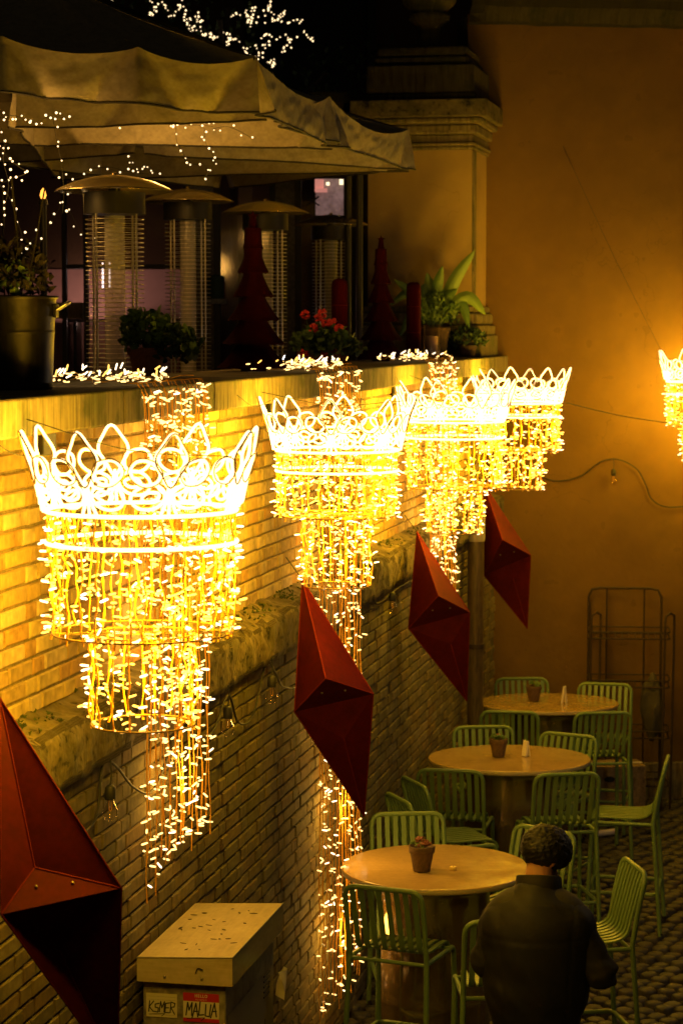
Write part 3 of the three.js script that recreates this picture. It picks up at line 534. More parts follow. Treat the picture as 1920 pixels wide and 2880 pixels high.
{
  const sOf = (px, o = 0.03) => { const k = (px - 960) / F, c = -2.635 + o * 1.02, z = c / (k - 0.208); return (18.8 - z) / Math.cos(AW); };
  const hOf = (px, py, o = 0.03) => { const s = sOf(px, o), p = wp(s, 0, o); return EYE - (py - HORIZON) * -p.z / F; };
  const W = (px, py, o = 0.03) => wp(sOf(px, o), hOf(px, py, o), o);
  festoon('black festoon cable with unlit clear bulbs looped under the brick wall ledge',
    [[-60, 2420], [120, 2400], [255, 2330], [282, 2160], [320, 2165], [372, 2228], [430, 2230], [500, 2060], [560, 2090], [600, 2060], [640, 1960], [668, 2040], [710, 2020], [748, 1870], [775, 1900], [800, 1940], [870, 1920], [980, 1800], [1035, 1640], [1060, 1700], [1130, 1650], [1250, 1590]].map(([x, y]) => W(x, y)),
    [[305, 2258], [488, 2110], [640, 2025], [764, 1935], [1105, 1690]].map(([x, y]) => W(x, y, 0.055)));
  const B = (px, py) => { const k = (px - 960) / F; let z = 19; for (let i = 0; i < 4; i++) z = BACK(k * z) - 0.03; return V(k * z, EYE - (py - HORIZON) * z / F, -z); };
  festoon('thin black festoon cable strung in waves over the ochre plaster wall',
    [[1500, 1330], [1560, 1352], [1630, 1340], [1690, 1298], [1740, 1292], [1790, 1318], [1815, 1360], [1835, 1405], [1880, 1426], [1960, 1420]].map(([x, y]) => B(x, y)), [[1724, 1335]].map(([x, y]) => B(x, y).add(V(0, 0, 0.03))));
  const t = thing('power_cable', 'thin dark cable sagging between two chandeliers before the plaster', 'cable', at(1575, 1128, 17.3).toArray());
  const o = t.position.clone(); part('wire', tube([at(1575, 1128, 17.3), at(1660, 1150, 17.7), at(1760, 1172, 18.0), at(1880, 1190, 18.2)].map((p) => p.sub(o)), 0.004, 5, 30), M.darkWire, t);
}

// ---------------------------------------------------------------- red folded stars
function star(label, z, P, depth, name = 'folded_star') { // P: photo pixels of top, left, ridge, fold, right, bottom; depth offsets bring ridges forward
  const pos = Object.fromEntries(Object.entries(P).map(([k, [x, y, d]]) => [k, at(x, y, z - d)]));
  const base = pos.B.clone(); const t = thing(name, label, 'star lantern', base.toArray(), 0, 'red folded paper stars on the brick wall');
  const v = Object.fromEntries(Object.entries(pos).map(([k, p]) => [k, p.sub(base)]));
  const back = v.T.clone().add(v.B).multiplyScalar(0.5).add(v.L.clone().add(v.R).multiplyScalar(0.5)).multiplyScalar(0.5).addScaledVector(WN, -depth * 0.3).add(V(0, 0, -depth));
  const faces = [['T', 'L', 'K'], ['T', 'K', 'R'], ['K', 'L', 'R'], ['L', 'F', 'R'], ['L', 'B', 'F'], ['F', 'B', 'R']];
  for (const f of faces) { const g = polyMesh(f.map((k) => v[k]), [[0, 1, 2]]); part('facet', g, M.red, t); }
  part('back_shell', polyMesh([v.T, v.L, v.B, v.R, back], [[1, 0, 4], [2, 1, 4], [3, 2, 4], [0, 3, 4]]), M.red, t);
  const e = 0.0035; part('seam', merge([['T', 'K'], ['K', 'L'], ['K', 'R'], ['F', 'B'], ['T', 'L'], ['T', 'R'], ['L', 'B'], ['R', 'B']].map(([a, b]) => rod(v[a], v[b], e, 5))), M.redEdge, t);
  const nrm = v.L.clone().sub(v.K).cross(v.R.clone().sub(v.K)).normalize(); if (nrm.z < 0) nrm.negate();
  for (const w of [[0.5, 0.35, 0.15], [0.4, 0.12, 0.48]]) part('rivet', new THREE.SphereGeometry(0.006, 8, 6).translate(...v.K.clone().multiplyScalar(w[0]).addScaledVector(v.L, w[1]).addScaledVector(v.R, w[2]).addScaledVector(nrm, 0.001).toArray()), M.screw, t);
  part('hook_wire', rod(v.T, v.T.clone().addScaledVector(WN, -0.08).add(V(0, 0.1, -0.05)), 0.003, 5), M.darkWire, t);
  return t;
}
star('large red folded star beside the metal cabinet', 7.22, { T: [0, 1962, 0.10], L: [4, 2572, 0.30], K: [98, 2440, 0.16], R: [342, 2498, 0.10], F: [168, 2672, 0.12], B: [330, 3020, 0.05] }, 0.12);
star('red folded star before the long light curtain', 10.75, { T: [850, 1630, -0.05], L: [828, 2002, 0.0], K: [916, 1908, 0.34], R: [1050, 1952, 0.04], F: [968, 2078, -0.03], B: [1024, 2297, -0.25] }, 0.14);
star('red folded star tucked behind the downpipe', 14.2, { T: [1172, 1495, -0.05], L: [1148, 1768, 0.0], K: [1232, 1676, 0.34], R: [1320, 1722, 0.02], F: [1268, 1812, -0.03], B: [1312, 1972, -0.25] }, 0.12);
star('red folded star between downpipe and ochre plaster wall', 17.6, { T: [1360, 1362, 0.0], L: [1360, 1618, 0.0], K: [1412, 1518, 0.34], R: [1492, 1562, 0.02], F: [1442, 1628, -0.03], B: [1482, 1768, -0.2] }, 0.12);

// ---------------------------------------------------------------- bar chairs
function makeChair() {
  const t = new THREE.Group(), W = 0.45, hw = W / 2 - 0.014, r = 0.0135, seatY = 0.76, topY = 1.12;
  // rear legs run up into the back frame, one bent tube
  const bk = (y) => -0.20 - 0.07 * Math.pow(Math.max(0, (y - seatY) / (topY - seatY)), 1.4);
  part('back_frame', bentTube([V(-hw, seatY - 0.02, -0.195), V(-hw, 0.95, bk(0.95)), V(-hw, topY, bk(topY)), V(hw, topY, bk(topY)), V(hw, 0.95, bk(0.95)), V(hw, seatY - 0.02, -0.195)], 0.07, r, 60, 10), M.green, t);
  for (const s of [-1, 1]) {
    part('leg', rod(V(s * (hw + 0.018), 0, -0.25), V(s * hw, seatY - 0.01, -0.195), r * 1.05, 12), M.green, t);
    part('leg', bentTube([V(s * (hw + 0.012), 0, 0.235), V(s * hw, seatY - 0.03, 0.20), V(s * hw, seatY - 0.03, 0.12)], 0.05, r * 1.05, 24, 12), M.green, t);
    part('side_rail', rod(V(s * hw, seatY - 0.03, -0.2), V(s * hw, seatY - 0.03, 0.18), r * 0.9, 8), M.green, t);
  }
  for (const z of [0.17, -0.19]) part('seat_rail', rod(V(-hw, seatY - 0.035, z), V(hw, seatY - 0.035, z), r * 0.8, 8), M.green, t);
  const fy = 0.27; part('foot_rest', bentTube([V(-hw - 0.008, fy, -0.225), V(-hw - 0.008, fy, 0.225), V(hw + 0.008, fy, 0.225), V(hw + 0.008, fy, -0.225)], 0.03, 0.0125, 40, 8, true), M.green, t);
  // slats sweep from the top rail down into the seat and over its front edge
  const n = 8;
  for (let i = 0; i < n; i++) {
    const x = lerp(-hw + 0.042, hw - 0.042, i / (n - 1)), prof = [[topY - 0.004, bk(topY)], [1.05, bk(1.05) + 0.004], [0.95, bk(0.95) + 0.008], [0.86, -0.196], [0.80, -0.178], [seatY + 0.012, -0.14], [seatY, -0.08], [seatY - 0.002, 0.02], [seatY, 0.12], [seatY - 0.006, 0.19], [seatY - 0.03, 0.222], [seatY - 0.06, 0.228]];
    const c = new THREE.CatmullRomCurve3(prof.map(([y, z]) => V(x, y, z))), w = 0.0135, h = 0.0045, N = 22;
    const g = sheet(N, 4, (u, v) => { const p = c.getPoint(u), tg = c.getTangent(u), nn = V(0, tg.z, -tg.y).normalize(), k = [[-1, 1], [1, 1], [1, -1], [-1, -1], [-1, 1]][Math.round(v * 4)]; return p.add(V(k[0] * w, 0, 0)).addScaledVector(nn, k[1] * h); });
    part('slat', toCreasedNormals(g, 0.6), M.green, t);
  }
  for (const [sx, sz] of [[-1, -0.25], [1, -0.25], [-1, 0.235], [1, 0.235]]) part('foot_cap', cyl(0.0165, 0.0165, 0.02, sx * (hw + 0.015), 0, sz, 10), M.black, t);
  return t;
}
const chairSource = makeChair();
function chair(x, z, phi, label) {
  const t = chairSource.clone(); t.name = numbered('bar_chair'); t.userData = { label, category: 'chair', group: 'green slatted bar chairs around the three tables' };
  t.position.set(x, 0, -z); t.rotation.y = phi; scene.add(t);
}
const backAt = (x, z, phi, label) => chair(x + 0.25 * Math.sin(phi), z - 0.25 * Math.cos(phi), phi, label);   // by the place of its top rail
backAt(0.215, 11.36, PI - 0.40, 'green bar chair with its back rest against the light curtain, at the front table');
backAt(0.387, 13.12, 0.08, 'green bar chair behind the flower pot of the front table');
backAt(1.14, 12.7, -0.72, 'green bar chair half hidden by the head of the dark haired person');
backAt(1.53, 11.85, -1.40, 'green bar chair seen sideways beside the elbow of the person');
backAt(0.80, 10.72, PI + 0.05, 'green bar chair covered by the body of the person');
backAt(0.70, 14.46, PI - 0.2, 'green bar chair at the middle table on its brick wall side');
backAt(1.435, 14.34, PI + 0.16, 'green bar chair at the middle table with its back rest towards the person');
backAt(1.01, 16.03, 0.08, 'green bar chair behind the flower pot of the middle table');
backAt(1.58, 15.72, -0.5, 'green bar chair behind the paper card of the middle table');
backAt(2.12, 14.8, -PI / 2 - 0.2, 'green bar chair standing alone sideways on open cobbles');
backAt(1.245, 16.7, PI - 0.12, 'green bar chair at the rear table on its brick wall side');
backAt(1.93, 16.66, PI + 0.1, 'green bar chair with its back rest in front of the cardboard box');
backAt(1.46, 18.28, 0.06, 'green bar chair behind the flower pot of the rear table');
backAt(2.1, 18.0, -0.25, 'green bar chair between the rear table and the iron rack');
backAt(0.36, 13.58, PI / 2 + 0.35, 'green bar chair with its back to the bricks, striped seat beside the front table');
backAt(0.47, 14.08, PI / 2 + 0.35, 'green bar chair with its back to the bricks, half behind another');

// ---------------------------------------------------------------- tables
function roundTable(x, z, r, tilt, label) {
  const t = thing('round_table', label, 'table', [x, 0, -z], 0, 'round bar tables on steel drums'); t.rotation.x = tilt;
  part('table_top', boxUV(lathe([[0, 1.05], [r - 0.006, 1.05], [r - 0.001, 1.047], [r, 1.043]], 72)), M.top, t);
  part('edge_band', lathe([[r, 1.043], [r + 0.0015, 1.035], [r, 1.022], [r - 0.006, 1.018], [0, 1.018]], 72), M.topEdge, t);
  const prof = [[0, 0.01], [0.285, 0.01], [0.292, 0.0], [0.297, 0.012]]; for (let i = 0; i <= 40; i++) { const y = 0.02 + i / 40 * 0.94; let q = 0.288 + 0.018 * Math.sin(PI * i / 40); for (const c of [0.34, 0.64]) q += 0.010 * Math.exp(-(((y - c) / 0.012) ** 2)); prof.push([q, y]); } prof.push([0.297, 0.965], [0.297, 0.978], [0.285, 0.985], [0, 0.982]);
  const d = part('drum', boxUV(lathe(prof, 48)), M.drum, t); part('bung', cyl(0.03, 0.03, 0.012, 0.16, 0.984, 0.05, 14), M.drum, d);
  part('spider_plate', rbox(0.4, 0.03, 0.4, 0.004, 0, 1.001, 0), M.iron, t);
}
roundTable(0.51, 12.14, 0.51, 0.008, 'round bar table on a steel drum with a small yellow candle, beside the person');
roundTable(1.138, 15.24, 0.55, -0.022, 'round bar table on a drum in the middle of the row');
roundTable(1.606, 17.54, 0.55, -0.032, 'round bar table on a drum closest to the plaster wall');
const tipY = (tilt, dz) => 1.05 - Math.sin(tilt) * dz * -1;
function potPlant(x, y, z, k, label, red) {
  const t = thing('flower_pot', label, 'flower pot', [x, y, z], 0, 'small clay flower pots on the tables'); seed(Math.round(z * -1000));
  part('pot', lathe([[0, 0], [0.042 * k, 0], [0.044 * k, 0.004], [0.060 * k, 0.095 * k], [0.066 * k, 0.096 * k], [0.068 * k, 0.128 * k], [0.061 * k, 0.130 * k], [0.058 * k, 0.105 * k], [0, 0.104 * k]], 28), M.pot, t);
  part('soil', new THREE.CircleGeometry(0.058 * k, 20).rotateX(-PI / 2).translate(0, 0.112 * k, 0), M.soil, t);
  for (let i = 0; i < 9; i++) { // rosettes
    const a = rr(0, 6.28), d = rr(0, 0.045) * k, ls = []; for (let j = 0; j < 11; j++) { const b = j * 2.4, e = 0.25 + j * 0.09; ls.push(moved(new THREE.SphereGeometry(0.013 * k, 6, 5).scale(0.55, 0.28, 1).translate(0, 0, 0.012 * k).rotateX(-e), 0, 0, 0, 0, b, 0)); }
    const m = part('rosette', merge(ls), i < red ? M.succulent : rnd() < 0.5 ? M.leaf : M.leafPale, t); m.position.set(Math.cos(a) * d, (0.118 + rr(0, 0.03)) * k, Math.sin(a) * d); m.rotation.set(rr(-0.5, 0.5), 0, rr(-0.5, 0.5)); m.scale.setScalar(rr(0.8, 1.35));
  }
}
potPlant(0.43, 1.052, -12.02, 1.05, 'clay pot of reddish succulents on the table beside the person', 5);
potPlant(1.065, 1.054, -15.28, 0.95, 'clay pot of green succulents on the middle table', 1);
potPlant(1.50, 1.054, -17.60, 0.92, 'dark clay pot of succulents on the table by the plaster wall', 2);
{ const t = thing('tea_light', 'small yellow candle stub lying on the front table', 'candle', [0.60, 1.051, -12.05]); part('wax', lathe([[0, 0], [0.018, 0], [0.019, 0.002], [0.019, 0.014], [0.016, 0.016], [0, 0.013]], 18), S({ color: C(0.85, 0.6, 0.15), roughness: 0.5 }), t); part('wick', cyl(0.001, 0.001, 0.008, 0, 0.013, 0, 5), M.black, t); }
for (const [x, z, y, h, r, label] of [[1.255, 15.3, 1.053, 0.105, 0.5, 'thin white folded card standing on the middle table'], [1.73, 17.5, 1.053, 0.13, -0.35, 'pinkish folded card standing on the table by the plaster wall']]) {
  const t = thing('table_card', label, 'card', [x, y, -z], r, 'folded cards on the tables'); part('front_leaf', moved(box(0.012, h, 0.05), -0.008, h / 2, 0, 0, 0, -0.12), M.paper, t); part('back_leaf', moved(box(0.004, h, 0.05), 0.008, h / 2, 0, 0, 0, 0.12), M.paper, t);
}

// ---------------------------------------------------------------- metal cabinet by the wall
function canvasTex(w, h, draw) { const c = document.createElement('canvas'); c.width = w; c.height = h; const g = c.getContext('2d'); draw(g, w, h); const t = new THREE.CanvasTexture(c); t.colorSpace = THREE.SRGBColorSpace; return t; }
{
  const t = thing('street_cabinet', 'cream metal street cabinet with a leaf strewn lid and stickers', 'cabinet', [0, 0, 0], WTURN);
  const c = wp(9.85, 0, 0.212); t.position.copy(c); const L = 0.86, D = 0.385, UP = 0.045;
  part('body', rbox(L - 0.06, 1.37 + UP, D - 0.05, 0.006, 0, (1.37 + UP) / 2, -0.01), M.cabinet, t);
  const lidG = (() => { const v = [], y0 = 1.36 + UP, yb = 1.455 + UP, yf = 1.475 + UP, x = L / 2, z = D / 2; for (const sx of [-1, 1]) v.push(V(sx * x, y0, -z), V(sx * x, y0, z), V(sx * x, yf, z), V(sx * x, yb, -z)); return polyMesh(v, [[0, 1, 2, 3], [7, 6, 5, 4], [3, 2, 6, 7], [0, 4, 5, 1], [1, 5, 6, 2], [0, 3, 7, 4]]); })();
  part('lid', lidG, M.lid, t);
  part('lid_rim', merge([rod(V(-L / 2, 1.475 + UP, D / 2), V(L / 2, 1.475 + UP, D / 2), 0.003, 6), rod(V(-L / 2, 1.475 + UP, D / 2), V(-L / 2, 1.455 + UP, -D / 2), 0.003, 6)]), M.cabinet, t);
  for (const z of [-0.08, 0.07]) part('rivet', new THREE.SphereGeometry(0.006, 8, 6).translate(-L / 2 - 0.001, 1.385 + UP, z), M.screw, t);
  part('scratch_hook', tube([V(-L / 2 - 0.003, 1.405 + UP, 0.045), V(-L / 2 - 0.003, 1.425 + UP, 0.055), V(-L / 2 - 0.003, 1.42 + UP, 0.075)], 0.003, 5, 12), M.black, t);
  // stickers on the end that faces down the street
  const face = -(L - 0.06) / 2 - 0.002, sticker = (tex, w, h, z, y, dx) => { const m = part('sticker', new THREE.PlaneGeometry(w, h).rotateY(-PI / 2), S({ map: tex, roughness: 0.6 }), t); m.position.set(face - dx, y, z); };
  const LET = { K: [[0, 0, 0, 1], [0.8, 0, 0, 0.55, 0.9, 1]], S: [[0.85, 0.1, 0.1, 0.2, 0.15, 0.5, 0.8, 0.55, 0.75, 0.95, 0, 0.9]], M: [[0, 1, 0.1, 0, 0.45, 0.6, 0.85, 0, 0.95, 1]], E: [[0.85, 0, 0.05, 0.08, 0.05, 0.95, 0.9, 0.95], [0.05, 0.5, 0.7, 0.48]], R: [[0.05, 1, 0.05, 0, 0.85, 0.12, 0.75, 0.45, 0.1, 0.5, 0.95, 1.15]], A: [[0, 1.1, 0.45, -0.05, 0.95, 1], [0.15, 0.6, 0.85, 0.58]], L: [[0.1, -0.1, 0.05, 0.95, 0.9, 0.9]], U: [[0.05, 0, 0.1, 0.9, 0.8, 0.95, 0.9, 0]] };
  const scribble = (g, w, h, word) => { g.strokeStyle = '#14120e'; g.lineWidth = 9; g.lineCap = 'round'; g.lineJoin = 'round'; const n = word.length, cw = w * 0.86 / n; [...word].forEach((ch, i) => { for (const p of LET[ch]) { g.beginPath(); for (let k = 0; k < p.length; k += 2) { const X = w * 0.08 + i * cw + p[k] * cw * 0.95 + (1 - p[k + 1]) * 8, Y = h * 0.34 + ((i % 2) * 7) + p[k + 1] * h * 0.44; k ? g.lineTo(X, Y) : g.moveTo(X, Y); } g.stroke(); } }); g.lineWidth = 5; g.beginPath(); g.moveTo(w * 0.1, h * 0.9); g.lineTo(w * 0.6, h * 0.84); g.lineTo(w * 0.5, h * 0.95); g.stroke(); };
  sticker(canvasTex(256, 192, (g, w, h) => { g.fillStyle = '#cfc7a2'; g.fillRect(0, 0, w, h); g.strokeStyle = '#8d8868'; g.lineWidth = 2; for (const y of [26, 52, 150, 172]) { g.beginPath(); g.moveTo(12, y); g.lineTo(w - 12, y); g.stroke(); } scribble(g, w, h, 'KSMER', 74); }), 0.125, 0.095, -0.10, 1.262 + UP, 0.004);
  sticker(canvasTex(256, 200, (g, w, h) => { g.fillStyle = '#d8cfae'; g.fillRect(0, 0, w, h); g.fillStyle = '#b8231c'; g.fillRect(0, 0, w, 58); g.fillRect(0, h - 26, w, 26); g.fillStyle = '#d8cfae'; g.font = 'bold 30px sans-serif'; g.textAlign = 'center'; g.fillText('HELLO', w / 2, 30); g.font = '16px sans-serif'; g.fillText('my name is', w / 2, 50); scribble(g, w, h, 'MALUA', 78); }), 0.145, 0.115, 0.06, 1.262 + UP, 0.0046);
  // door leaf, hinges and lock on the end and street side
  part('door_leaf', rbox(0.004, 1.2, D - 0.10, 0.002, face + 0.001, 0.70, -0.01), M.cabinet, t);
  for (const y of [0.4, 1.1]) part('hinge', cyl(0.009, 0.009, 0.07, face - 0.004, y, -D / 2 + 0.05, 10), M.screw, t);
  part('lock', cyl(0.014, 0.014, 0.012, 0, 0, 0, 14).rotateZ(PI / 2).translate(face - 0.001, 0.8, 0.11), M.screw, t);
  for (let i = 0; i < 5; i++) part('vent_slot', rbox(0.10, 0.008, 0.006, 0.002, 0.26, 1.26 - i * 0.022, (D - 0.05) / 2 - 0.007), M.black, t);
  // spray tag on the street side
  const tag = canvasTex(512, 512, (g, w, h) => { g.fillStyle = '#a79d7e'; g.fillRect(0, 0, w, h); g.strokeStyle = 'rgba(40,40,44,.75)'; g.lineWidth = 12; g.lineCap = 'round'; for (const p of [[60, 300, 90, 140, 150, 120, 110, 240, 160, 330, 80, 420], [230, 160, 215, 420], [230, 160, 300, 300, 360, 150, 370, 420], [420, 140, 400, 260, 460, 330, 410, 430]]) { g.beginPath(); g.moveTo(p[0], p[1]); for (let i = 2; i < p.length; i += 2) g.lineTo(p[i], p[i + 1]); g.stroke(); } });
  const sp = part('spray_tag', new THREE.PlaneGeometry(0.74, 0.74), S({ map: tag, roughness: 0.5 }), t); sp.position.set(0.0, 0.9, (D - 0.05) / 2 - 0.008);
  part('torn_flyer', (() => { const g = sheet(6, 6, (u, v) => V(u * 0.09 - 0.04, -v * 0.12, 0.02 + 0.03 * Math.sin(u * 3 + v * 2))); return g; })(), M.paper, t).position.set(L / 2 - 0.06, 1.25, D / 2 - 0.02);
  t.updateMatrixWorld();
}
{ // dry leaves and twigs on the cabinet lid
  const c = wp(9.85, 0, 0.212); seed(333);
  for (let i = 0; i < 26; i++) {
    const lx = rr(-0.40, 0.40), lz = rr(-0.16, 0.16), y = 1.51 + lz / 0.385 * 0.02 + 0.003, p = c.clone().addScaledVector(WD, lx).addScaledVector(WN, lz);
    const g = new THREE.Shape(); const l = rr(0.014, 0.034), w = rr(0.004, 0.010); g.moveTo(0, 0); g.quadraticCurveTo(w, l * 0.5, 0, l); g.quadraticCurveTo(-w, l * 0.5, 0, 0);
    const m = new THREE.Mesh(new THREE.ExtrudeGeometry(g, { depth: 0.0012, bevelEnabled: false, curveSegments: 4 }).rotateX(-PI / 2), M.deadLeaf); m.name = numbered('dry_leaf'); m.userData = { label: 'small dark dry leaf lying on the cabinet lid', category: 'leaf', group: 'dry leaves on the cabinet lid' };
    m.position.set(p.x, y, p.z); m.rotation.set(rr(-0.15, 0.15), rr(0, 6.28), rr(-0.15, 0.15)); m.castShadow = m.receiveShadow = true; scene.add(m);
  }
}

// ---------------------------------------------------------------- iron rack against the plaster
{
  const t = thing('iron_rack', 'rusty wire shelf rack leaning by the ochre plaster wall', 'rack', [2.34, 0, -18.66], -0.10); const r = 0.011;
  const H = 1.80, w = 0.30, d = 0.17;
  part('back_frame', bentTube([V(-w, 0, -d), V(-w, H, -d), V(w, H, -d), V(w, 0, -d)], 0.08, r, 60, 8), M.iron, t);
  for (const x of [-0.15, 0.16]) part('back_bar', rod(V(x, 0.2, -d), V(x, H, -d), r * 0.8, 6), M.iron, t);
  for (const s of [-1, 1]) part('side_hoop', bentTube([V(s * (w - 0.0), 0, d), V(s * w + 0.02, 1.63, d), V(s * w + 0.10 * 1, 1.63, d - 0.1), V(s * w + 0.08, 0, d - 0.1)], 0.05, r * 0.9, 50, 8), M.iron, t);
  for (const y of [1.42, 1.02, 0.6, 0.2]) {
    const sh = part('shelf', merge([bentTube([V(-w, y, -d), V(-w, y, d), V(w + 0.06, y, d), V(w + 0.06, y, -d)], 0.03, 0.007, 40, 6, true), bentTube([V(-w, y + 0.055, -d), V(-w, y + 0.055, d), V(w + 0.06, y + 0.055, d), V(w + 0.06, y + 0.055, -d)], 0.03, 0.006, 40, 6, true)]), M.iron, t);
    for (let i = 1; i < 12; i++) part('shelf_wire', rod(V(lerp(-w, w + 0.06, i / 12), y, -d), V(lerp(-w, w + 0.06, i / 12), y, d), 0.003, 5), M.iron, sh);
  }
  const b = thing('cloth_bundle', 'crumpled dark cloth bundle hanging on the iron rack', 'cloth', [2.56, 0.62, -18.56]);
  part('folds', sdfMesh((x, y, z) => Math.hypot(x / 0.09, (y - 0.22) / 0.26, z / 0.07) * 0.07 - 0.07 + 0.02 * n3(x * 22, y * 9, z * 22), [-0.16, -0.08, -0.14], [0.16, 0.54, 0.14], 0.014), M.canvasDark, b);
  const k = thing('cardboard_box', 'brown cardboard box on the floor under the iron rack', 'box', [2.24, 0.0, -18.42], 0.1);
  part('carton', rbox(0.44, 0.40, 0.3, 0.004, 0, 0.205, 0), M.cardboard, k); part('hand_hole', moved(new THREE.CircleGeometry(0.03, 14).scale(1.5, 0.8, 1), -0.08, 0.3, 0.152), M.black, k); part('tape', box(0.445, 0.002, 0.05, 0, 0.407, 0), M.paper, k);
  const q = thing('paper_roll', 'pale paper roll lying on the cobbles behind the chairs', 'roll', [2.05, 0.03, -17.5], 0.5); part('tube', merge([new THREE.CylinderGeometry(0.025, 0.025, 0.22, 16, 1, true).rotateZ(PI / 2), new THREE.CylinderGeometry(0.012, 0.012, 0.225, 12, 1, true).rotateZ(PI / 2)]), M.paper, q);
}

// ---------------------------------------------------------------- patio heaters
function heater(px, rimPy, z, label) {
  const p = at(px, rimPy, z), base = 2.9, H = p.y - base, t = thing('patio_heater', label, 'patio heater', [p.x, base, p.z], 0, 'patio heaters on the terrace');
  const R = 0.285;
  part('reflector', lathe([[0.0, H + 0.075], [0.05, H + 0.073], [0.12, H + 0.062], [0.2, H + 0.04], [R - 0.01, H + 0.006], [R, H - 0.002], [R - 0.004, H - 0.006], [0.2, H + 0.028], [0.1, H + 0.05], [0, H + 0.06]], 48), M.reflector, t);
  part('knob', lathe([[0, H + 0.09], [0.012, H + 0.086], [0.014, H + 0.074], [0, H + 0.072]], 12), M.reflector, t);
  part('burner_head', merge([cyl(0.15, 0.15, 0.105, 0, H - 0.115, 0, 32), cyl(0.03, 0.03, 0.06, 0, H - 0.01, 0, 12)]), M.black, t);
  part('glass_tube', cyl(0.05, 0.05, H - 0.72, 0, 0.6, 0, 24, true), M.heaterGlass, t);
  const cr = 0.135; for (let i = 0; i < 4; i++) { const a = i * PI / 2 + 0.6; part('upright', rod(V(Math.cos(a) * cr, 0.55, Math.sin(a) * cr), V(Math.cos(a) * cr, H - 0.1, Math.sin(a) * cr), 0.006, 8), M.steel, t); }
  const n = 44; for (let i = 0; i < n; i++) part('guard_ring', new THREE.TorusGeometry(cr + 0.006, 0.0016, 4, 32).rotateX(PI / 2).translate(0, lerp(0.62, H - 0.14, i / (n - 1)), 0), M.steel, t);
  part('base_can', merge([cyl(0.2, 0.2, 0.55, 0, 0.02, 0, 32), cyl(0.24, 0.24, 0.03, 0, 0, 0, 32)]), M.panelGrey, t);
}
heater(322, 536, 11.1, 'patio heater with the widest dark dome, behind the terracotta pot');
heater(528, 566, 14.2, 'patio heater with its dome half behind a wider dome');
heater(746, 598, 15.0, 'patio heater behind the pointed felt tree');
heater(930, 632, 17.3, 'patio heater in front of the lit end pane');

// ---------------------------------------------------------------- awnings
function valance(t, name, a, b, topA, topB, drop, peaks, mat, out, sagY, amp = 1) { // hanging cloth between two points; peaks: where it is held up
  const d = b.clone().sub(a), L = d.length(), nrm = V(-d.z, 0, d.x).normalize(); if (nrm.dot(out) < 0) nrm.negate();
  const sag = (u) => { let lo = 0, hi = 1; for (const p of peaks) { if (p <= u) lo = Math.max(lo, p); if (p >= u) hi = Math.min(hi, p); } const w = (u - lo) / Math.max(1e-4, hi - lo); return Math.pow(Math.sin(PI * Math.min(1, Math.max(0, w))), 0.8); };
  const fold = (u, v) => { let s = 0; for (const p of peaks) { const q = (u - p) * L; s += 0.085 * Math.exp(-((q / (0.03 + 0.10 * v)) ** 2)) * (0.2 + v) - 0.05 * Math.exp(-(((Math.abs(q) - 0.16 * v - 0.05) / 0.05) ** 2)) * v; } return s * amp + amp * (0.005 * n3(u * L * 5, v * 3, 2) + 0.020 * n3(u * L * 1.6, v * 1.2, 5)) + 0.003 * n3(u * L * 13 + v * 6, v * 5, 8); };
  const point = (u, v) => { const y0 = lerp(topA, topB, u) - sagY * sag(u), y1 = lerp(topA, topB, u) - drop - 0.004 * Math.sin(u * L * 4); return a.clone().addScaledVector(d, u).addScaledVector(nrm, fold(u, v)).setY(lerp(y0, y1, v)); };
  const m = part(name, sheet(Math.round(L / 0.025), 12, point, [L, drop]), mat, t);
  const hem = []; for (let i = 0; i <= 60; i++) hem.push(point(i / 60, 1)); part('hem_piping', tube(hem, 0.006, 5, 120), M.piping, m);
  return (u) => point(u, 0);
}
function awning(name, label, corners, top, drop, apexY, pk, mats, mast) {
  const t = thing(name, label, 'awning'); const base = corners[0].clone(); base.y = 2.9;
  const cen = corners.reduce((s, p) => s.add(p), V(0, 0, 0)).multiplyScalar(1 / corners.length).setY(apexY);
  const n = corners.length, pole = mast;
  for (let i = 0; i < n; i++) {
    const a = corners[i], b = corners[(i + 1) % n], out = a.clone().add(b).multiplyScalar(0.5).sub(cen).setY(0), edge = valance(t, 'valance', a, b, top[i], top[(i + 1) % n], drop[i], pk[i] ?? [0, 0.5, 1], M.canvas, out, mats.sag, mats.amp);
    part('roof_panel', sheet(40, 10, (u, v) => { const e = edge(u); return e.lerp(cen, v).add(V(0, -0.05 * Math.sin(PI * v) * 1, 0)); }, [3, 2]), M.canvas, t);
    part('rib', rod(a.clone().setY(top[i] - 0.015), cen.clone().add(V(0, -0.03, 0)), 0.011, 6), M.frameDark, t);
  }
  part('mast', merge([rod(pole.clone().setY(2.92), pole.clone().setY(5.3), 0.024, 12), rod(pole.clone().setY(5.3), cen.clone().add(V(0, -0.03, 0)), 0.02, 8)]), M.frameDark, t);
}
const mats1 = { sag: 0.055 }, mats2 = { sag: 0.10, amp: 0.5 }, mats3 = { sag: 0.01, amp: 0.5 };
